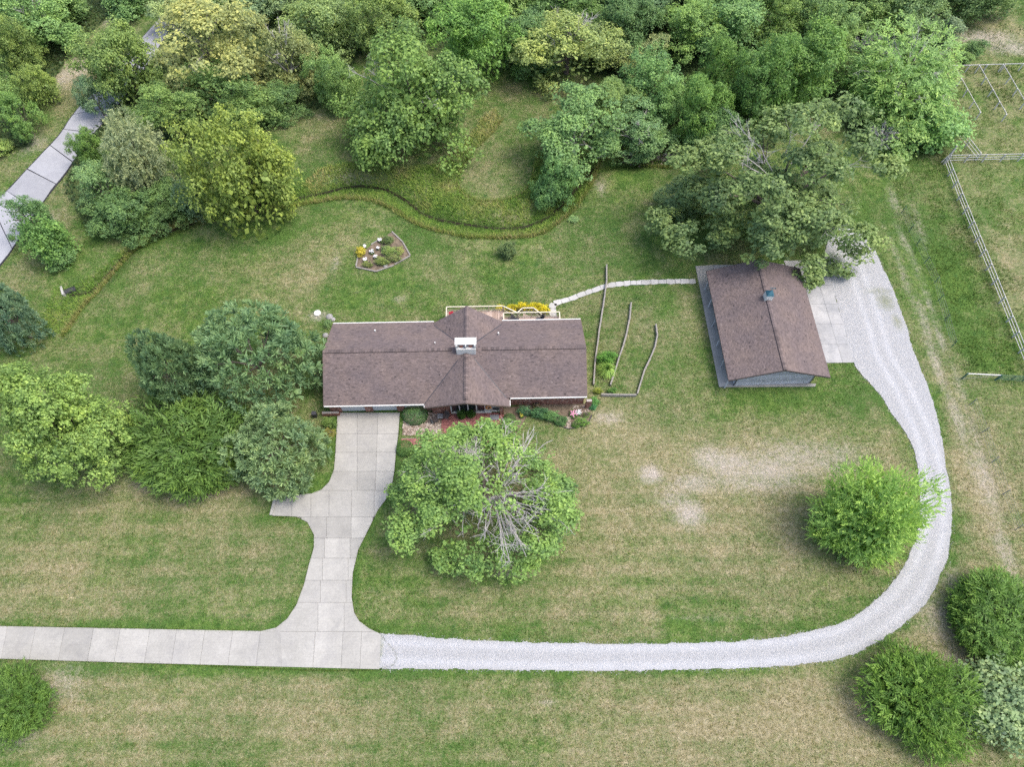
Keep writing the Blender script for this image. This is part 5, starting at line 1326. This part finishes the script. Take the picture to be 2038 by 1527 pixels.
# ---------------------------------------------------------------- landscape timbers beside the house
def timber_wall(px, label, courses=3):
    P = [np.array(G(*p)) for p in px]; o0 = P[len(P)//2].copy(); e = tag(empty('timber_wall', tuple(o0)), label, 'retaining wall', 'terraced timber walls beside the house')
    for i in range(len(P)-1):
        for k in range(courses):
            a, b = P[i]-o0, P[i+1]-o0; d = (b-a)/np.linalg.norm(b-a); j = random.uniform(-.03,.03)
            s = np.array([d[1],-d[0],0])*j; z = np.array([0,0,-.05+.2*k]); m = MB(); m.bar(a+d*.015+s+z,b-d*.015+s+z,.16,.19); m.build('timber', M_TIMBER, e)
timber_wall([(1207,530),(1207,560),(1203,590),(1199,617),(1195,645),(1191,668),(1188,692),(1184,722),(1181,768)],'longest timber retaining wall, nearest the house end wall')
timber_wall([(1255,605),(1252,640),(1247,665),(1240,690),(1231,715),(1222,745),(1214,769)],'middle curved timber retaining wall right of the fountain grass')
timber_wall([(1304,648),(1307,670),(1302,695),(1294,715),(1283,737),(1275,763),(1268,787)],'outermost curved timber retaining wall on the side lawn')
timber_wall([(1196,788),(1232,789),(1266,789)],'short straight timber wall from the pier to the outermost curve')

# ---------------------------------------------------------------- patio things
M_WICKER = simple_mat('dark_wicker', (.06,.05,.048), .8, .3, 30)
def chair(px, py, rz, label):
    p = unproj(px, py, .06); e = tag(empty('patio_chair', tuple(p), rz), label, 'chair', 'chairs on the patio')
    m = MB(); m.box(-.28,.28,-.27,.27,.38,.46); m.build('seat', M_WICKER, e)
    m = MB(); m.faces([(-.28,.22,.46),(.28,.22,.46),(.28,.36,.98),(-.28,.36,.98),(-.28,.28,.46),(.28,.28,.46),(.28,.42,.98),(-.28,.42,.98)],[(3,2,1,0),(4,5,6,7),(0,1,5,4),(1,2,6,5),(2,3,7,6),(3,0,4,7)]); m.build('backrest', M_WICKER, e)
    for sx in (-1,1):
        m = MB(); m.box(sx*.31-.03,sx*.31+.03,-.25,.28,.62,.67); m.build('armrest', M_WICKER, e)
        for sy in (-.22,.22): m = MB(); m.box(sx*.31-.025,sx*.31+.025,sy-.025,sy+.025,0,.615 if sy < 0 else .62); m.build('leg', M_WICKER, e)
chair(867,838,2.0,'dark wicker chair at the outer corner of the patio'); chair(889,832,-.3,'dark wicker chair against the brick wall')
t = tag(empty('side_table', tuple(unproj(877,832,.06))), 'small pale square table between the two patio chairs', 'table')
m = MB(); m.box(-.3,.3,-.3,.3,.46,.5); m.build('tabletop', M_MAT, t)
for a in (-.25,.25):
    for b in (-.25,.25): m = MB(); m.box(a-.02,a+.02,b-.02,b+.02,0,.46); m.build('leg', M_WICKER, t)
for i,(px,py,lb) in enumerate(((919,829,'potted fern in front of the second entry pane'),(938,827,'potted fern in front of the third entry pane'))):
    p = unproj(px,py,.06); e = tag(empty('potted_fern', tuple(p)), lb, 'potted plant', 'ferns on the patio')
    m = MB(); m.lathe((0,0,0),[(.16,0),(.22,.32),(.24,.36),(.2,.36),(.19,.33)],12); m.build('pot', M_FLUE, e)
    c = link('foliage', LIB['juniper'][i], e, (0,0,.55)); c.scale = (.5,.5,.4); c.color = (.07,.16,.03,1)
p = unproj(984,831,.062); e = tag(empty('doormat', tuple(p), HA), 'grey doormat on the brick patio below the white window', 'doormat'); m = MB(); m.box(-.5,.5,-.32,.32,.002,.025); m.build('mat', M_MAT, e)
wp = HW(2.27,-5.3,1.35); e = tag(empty('wreath', tuple(wp), HA), 'round orange flower wreath hanging on the front door', 'wreath'); m = MB()
for k in range(40):
    a = k*.157*1.0; r = .3+random.uniform(-.06,.06); m.lathe((r*math.cos(a), random.uniform(-.04,.02), r*math.sin(a)-.04),[(.03,0),(.075,.04),(.03,.08)],6)
o = m.build('flower', M_ORANGE, e); o['kind'] = 'stuff'
m = MB()
for k in range(20):
    a, b = k*2*math.pi/20, (k+1)*2*math.pi/20; m.tube((.3*math.cos(a),.02,.3*math.sin(a)),(.3*math.cos(b),.02,.3*math.sin(b)),.04,.04,6)
m.build('ring', M_WICKER, e)
ub = tag(empty('utility_box', tuple(unproj(628,829))), 'dark upright utility box at the left front corner of the house', 'utility box'); m = MB(); m.box(-.22,.22,-.2,.2,0,.85); m.build('case', M_DARKMETAL, ub); m = MB(); m.box(-.25,.25,-.23,.23,.852,.9); m.build('lid', M_DARKMETAL, ub)
# on the deck
def deck_chair(u, v, rz, mat, label):
    p = HW(u, v, -.115); e = tag(empty('deck_chair', tuple(p), rz), label, 'chair', 'chairs on the deck')
    m = MB(); m.bar((0,-.3,.4),(0,.3,.32),.56,.05); m.build('seat', mat, e); m = MB(); m.bar((0,.3,.32),(0,.6,.95),.56,.05); m.build('backrest', mat, e)
    for sx in (-.3,.3):
        m = MB(); m.box(sx-.02,sx+.02,-.3,-.26,0,.55); m.build('leg', M_DARKMETAL, e); m = MB(); m.box(sx-.02,sx+.02,.28,.32,0,.55); m.build('leg', M_DARKMETAL, e)
deck_chair(-2.0,7.3,.3,simple_mat('red_canvas', (.35,.03,.05), .7),'red chair in the left corner of the deck')
deck_chair(5.6,6.95,1.2,M_DARKMETAL,'dark chair nearest the main deck on the narrow walkway'); deck_chair(8.4,6.9,-1.2,M_DARKMETAL,'dark chair farther along the narrow deck walkway')

# ---------------------------------------------------------------- small lawn things
p = G(632,624); e = tag(empty('septic_lid', tuple(p)), 'round white septic lid on the rear lawn left of the house', 'lid'); m = MB(); m.lathe((0,0,-.05),[(.42,0),(.42,.2),(.36,.24),(.34,.24)],16); m.build('cover', M_WHITE, e); m = MB(); m.tube((0,0,.19),(0,0,.23),.08,.08,8); m.build('handle', M_WHITE, e)
p = G(554,631); e = tag(empty('cleanout_pipe', tuple(p)), 'short white clean-out pipe in the rear lawn behind the pines', 'pipe'); m = MB(); m.tube((0,0,-.1),(0,0,.3),.11,.11,10); m.build('pipe', M_WHITE, e); m = MB(); m.tube((0,0,.302),(0,0,.36),.14,.13,10); m.build('cap', M_WHITE, e)
for i,(px,py,r,lb) in enumerate(((656,631,.42,'largest grey rock at the rear left corner of the house'),(663,636,.3,'small grey rock between the big rock and the roof corner'),(648,668,.35,'pale rock under the left rake of the roof'))):
    p = G(px,py); e = tag(empty('rock', tuple(p)), lb, 'rock'); m = MB(); m.lathe((0,0,-.05),[(r,0),(r*1.05,r*.4),(r*.7,r*.75),(r*.25,r*.9)],7); m.build('boulder', M_ROCK, e)
p = G(1196,309); e = tag(empty('stone_slab', tuple(p), .1), 'flat pale square slab at the end of the dry streambed', 'slab'); m = MB(); m.box(-.55,.55,-.45,.45,-.1,.14); m.build('top', M_PATH, e)
p = G(1187,275); e = tag(empty('white_post', tuple(p)), 'white post half hidden in the trees above the pale slab', 'post'); m = MB(); m.box(-.1,.1,-.1,.1,-.1,1.5); m.build('shaft', M_WHITE, e); m = MB(); m.box(-.15,.15,-.15,.15,1.5,1.58); m.build('cap', M_WHITE, e)
p = G(141,577); e = tag(empty('culvert', tuple(p), .5), 'culvert mouth with a pale headwall at the left end of the creek', 'culvert'); m = MB(); m.box(-1.0,-.75,-.7,.7,-.6,.5); m.build('headwall', M_PATH, e); m = MB(); m.tube((-.8,0,-.1),(.6,0,-.15),.42,.42,12); m.build('pipe', M_DARKMETAL, e)
P_ = []
for k in range(420):
    x, y = random.uniform(1240,1400), random.gauss(313,6); q = G(x, y); P_.append(tuple(q))
tag(link('rubble', scatter_stones('rubble', P_, .2, M_STONE)), 'pale rubble and driftwood lying in the dry streambed', 'rubble', kind='stuff')

# ---------------------------------------------------------------- fences
def fence(name, px, label, rails=(1.25,.8,.38), h=1.35, space=2.5, mat=M_FENCE, post_w=.13, cat='fence', group='paddock fences', top=1.25, rail_h=.1, stop=None):
    """px follow the top rail in the photo"""
    Q = [np.array(G(a, b, top)) for a, b in px]; P = [Q[0]]
    for i in range(len(Q)-1):
        n = max(1, round(np.linalg.norm((Q[i+1]-Q[i])[:2])/space))
        for k in range(1, n+1): c = Q[i]+(Q[i+1]-Q[i])*k/n; c[2] = float(H(c[0],c[1])); P.append(c)
    o0 = P[0].copy(); e = tag(empty(name, tuple(o0)), label, cat, group)
    for i, p in enumerate(P):
        p = p-o0; lean = np.array([random.gauss(0,.025), random.gauss(0,.025), 0]); m = MB(); m.bar(p+[0,0,-.2], p+[0,0,h]+lean, post_w, post_w, up=(1,0,0)); m.build('post', mat, e)
        if i:
            a = P[i-1]-o0
            d = (p-a)/np.linalg.norm(p-a); s = np.array([-d[1],d[0],0])*(post_w/2+.03)
            for r in rails: m = MB(); m.bar(a+s+d*.004+[0,0,r+random.gauss(0,.015)], p+s-d*.004+[0,0,r+random.gauss(0,.015)], .05, rail_h if r == rails[0] else rail_h*.65); m.build('rail', mat, e)
    return e
fence('rail_fence',[(1887,313),(1915,385),(1950,470),(1985,555),(2015,630),(2040,692),(2062,748)],'long white three rail fence running down the right edge')
fence('rail_fence',[(1893,310),(2036,307),(2140,303)],'white three rail fence running off the right edge from the tall corner post')
fence('rail_fence',[(1910,253),(1952,305)],'short white rail fence between the feathery tree and the corner fence',mat=M_FENCE_OLD)
fence('rail_fence',[(1893,131),(2036,127),(2110,125)],'weathered top rail along the far side of the pens',rails=(1.25,),mat=M_FENCE_OLD)
fence('rail_fence',[(1901,135),(1951,224)],'weathered single rail pen divider nearest the trees',rails=(1.25,),mat=M_FENCE_OLD)
fence('rail_fence',[(1949,131),(2003,228)],'weathered single rail pen divider in the middle',rails=(1.25,),mat=M_FENCE_OLD)
fence('rail_fence',[(1996,128),(2040,203),(2056,230)],'weathered single rail pen divider at the right edge',rails=(1.25,),mat=M_FENCE_OLD)
fence('pen_panel',[(1874,176),(1888,203),(1901,231)],'low slatted white pen panel against the feathery tree',rails=(1.2,.95,.7,.45,.2),mat=M_FENCE_OLD)
p = G(1884,318); e = tag(empty('corner_post', tuple(p)), 'tall weathered corner post where the two white fences meet', 'post'); m = MB(); m.box(-.11,.11,-.11,.11,-.2,2.6); m.build('shaft', M_FENCE_OLD, e)
m = MB(); m.bar((-.9,-.5,0),(0,0,1.3),.1,.1); m.build('brace', M_FENCE_OLD, e)
# steel posts and wire
def wire_fence(px, label, mat=M_TPOST):
    P = [np.array(G(*p)) for p in px]; o0 = P[0].copy(); e = tag(empty('wire_fence', tuple(o0)), label, 'fence')
    for i, p in enumerate(P):
        q = p-o0; m = MB(); m.bar(q+[0,0,-.2], q+[random.gauss(0,.05),random.gauss(0,.05),1.45], .06, .06, up=(1,0,0)); m.build('post', mat, e)
        if i:
            a = P[i-1]-o0
            for z in (1.35,1.0,.65,.3): m = MB(); m.tube(a+[0,0,z], q+[0,0,z], .012, .012, 4); m.build('wire', M_WIRE, e)
wire_fence([(1793,425),(1808,462),(1822,490),(1838,525),(1858,565),(1866,600),(1878,640),(1892,692)],'wire fence on green steel posts beside the top of the gravel drive')
wire_fence([(1930,806),(1952,862),(1972,922),(1994,985),(2020,1055)],'wire fence on grey steel posts down the worn strip at the right edge',M_WIRE)
p = np.array(G(1914,754)); e = tag(empty('fence_brace', tuple(p)), 'pale wooden brace rail between the wire fence and the green gate', 'fence')
q = np.array(G(1980,757))-p
for c in (np.zeros(3), q): m = MB(); m.bar(c+[0,0,-.2], c+[0,0,1.3], .13, .13, up=(1,0,0)); m.build('post', M_TPOST, e)
m = MB(); m.bar([0,0,1.2], q+[0,0,1.2], .1, .1); m.build('rail', M_FENCE_OLD, e); m = MB(); m.tube([0,0,.05], q+[0,0,1.1], .02, .02, 5); m.build('wire', M_WIRE, e)
a = np.array(G(1983,757)); b = np.array(G(2062,762))-a; e = tag(empty('farm_gate', tuple(a)), 'green tubular steel farm gate at the right edge', 'gate')
for z in (1.25,1.0,.75,.5,.25): m = MB(); m.tube([0,0,z], b+[0,0,z], .03, .03, 6); m.build('rail', M_GATE, e)
for f in (0,.33,.62,1): m = MB(); m.bar(b*f+[0,0,.2], b*f+[0,0,1.3], .07, .07, up=(1,0,0)); m.build('upright', M_GATE, e)
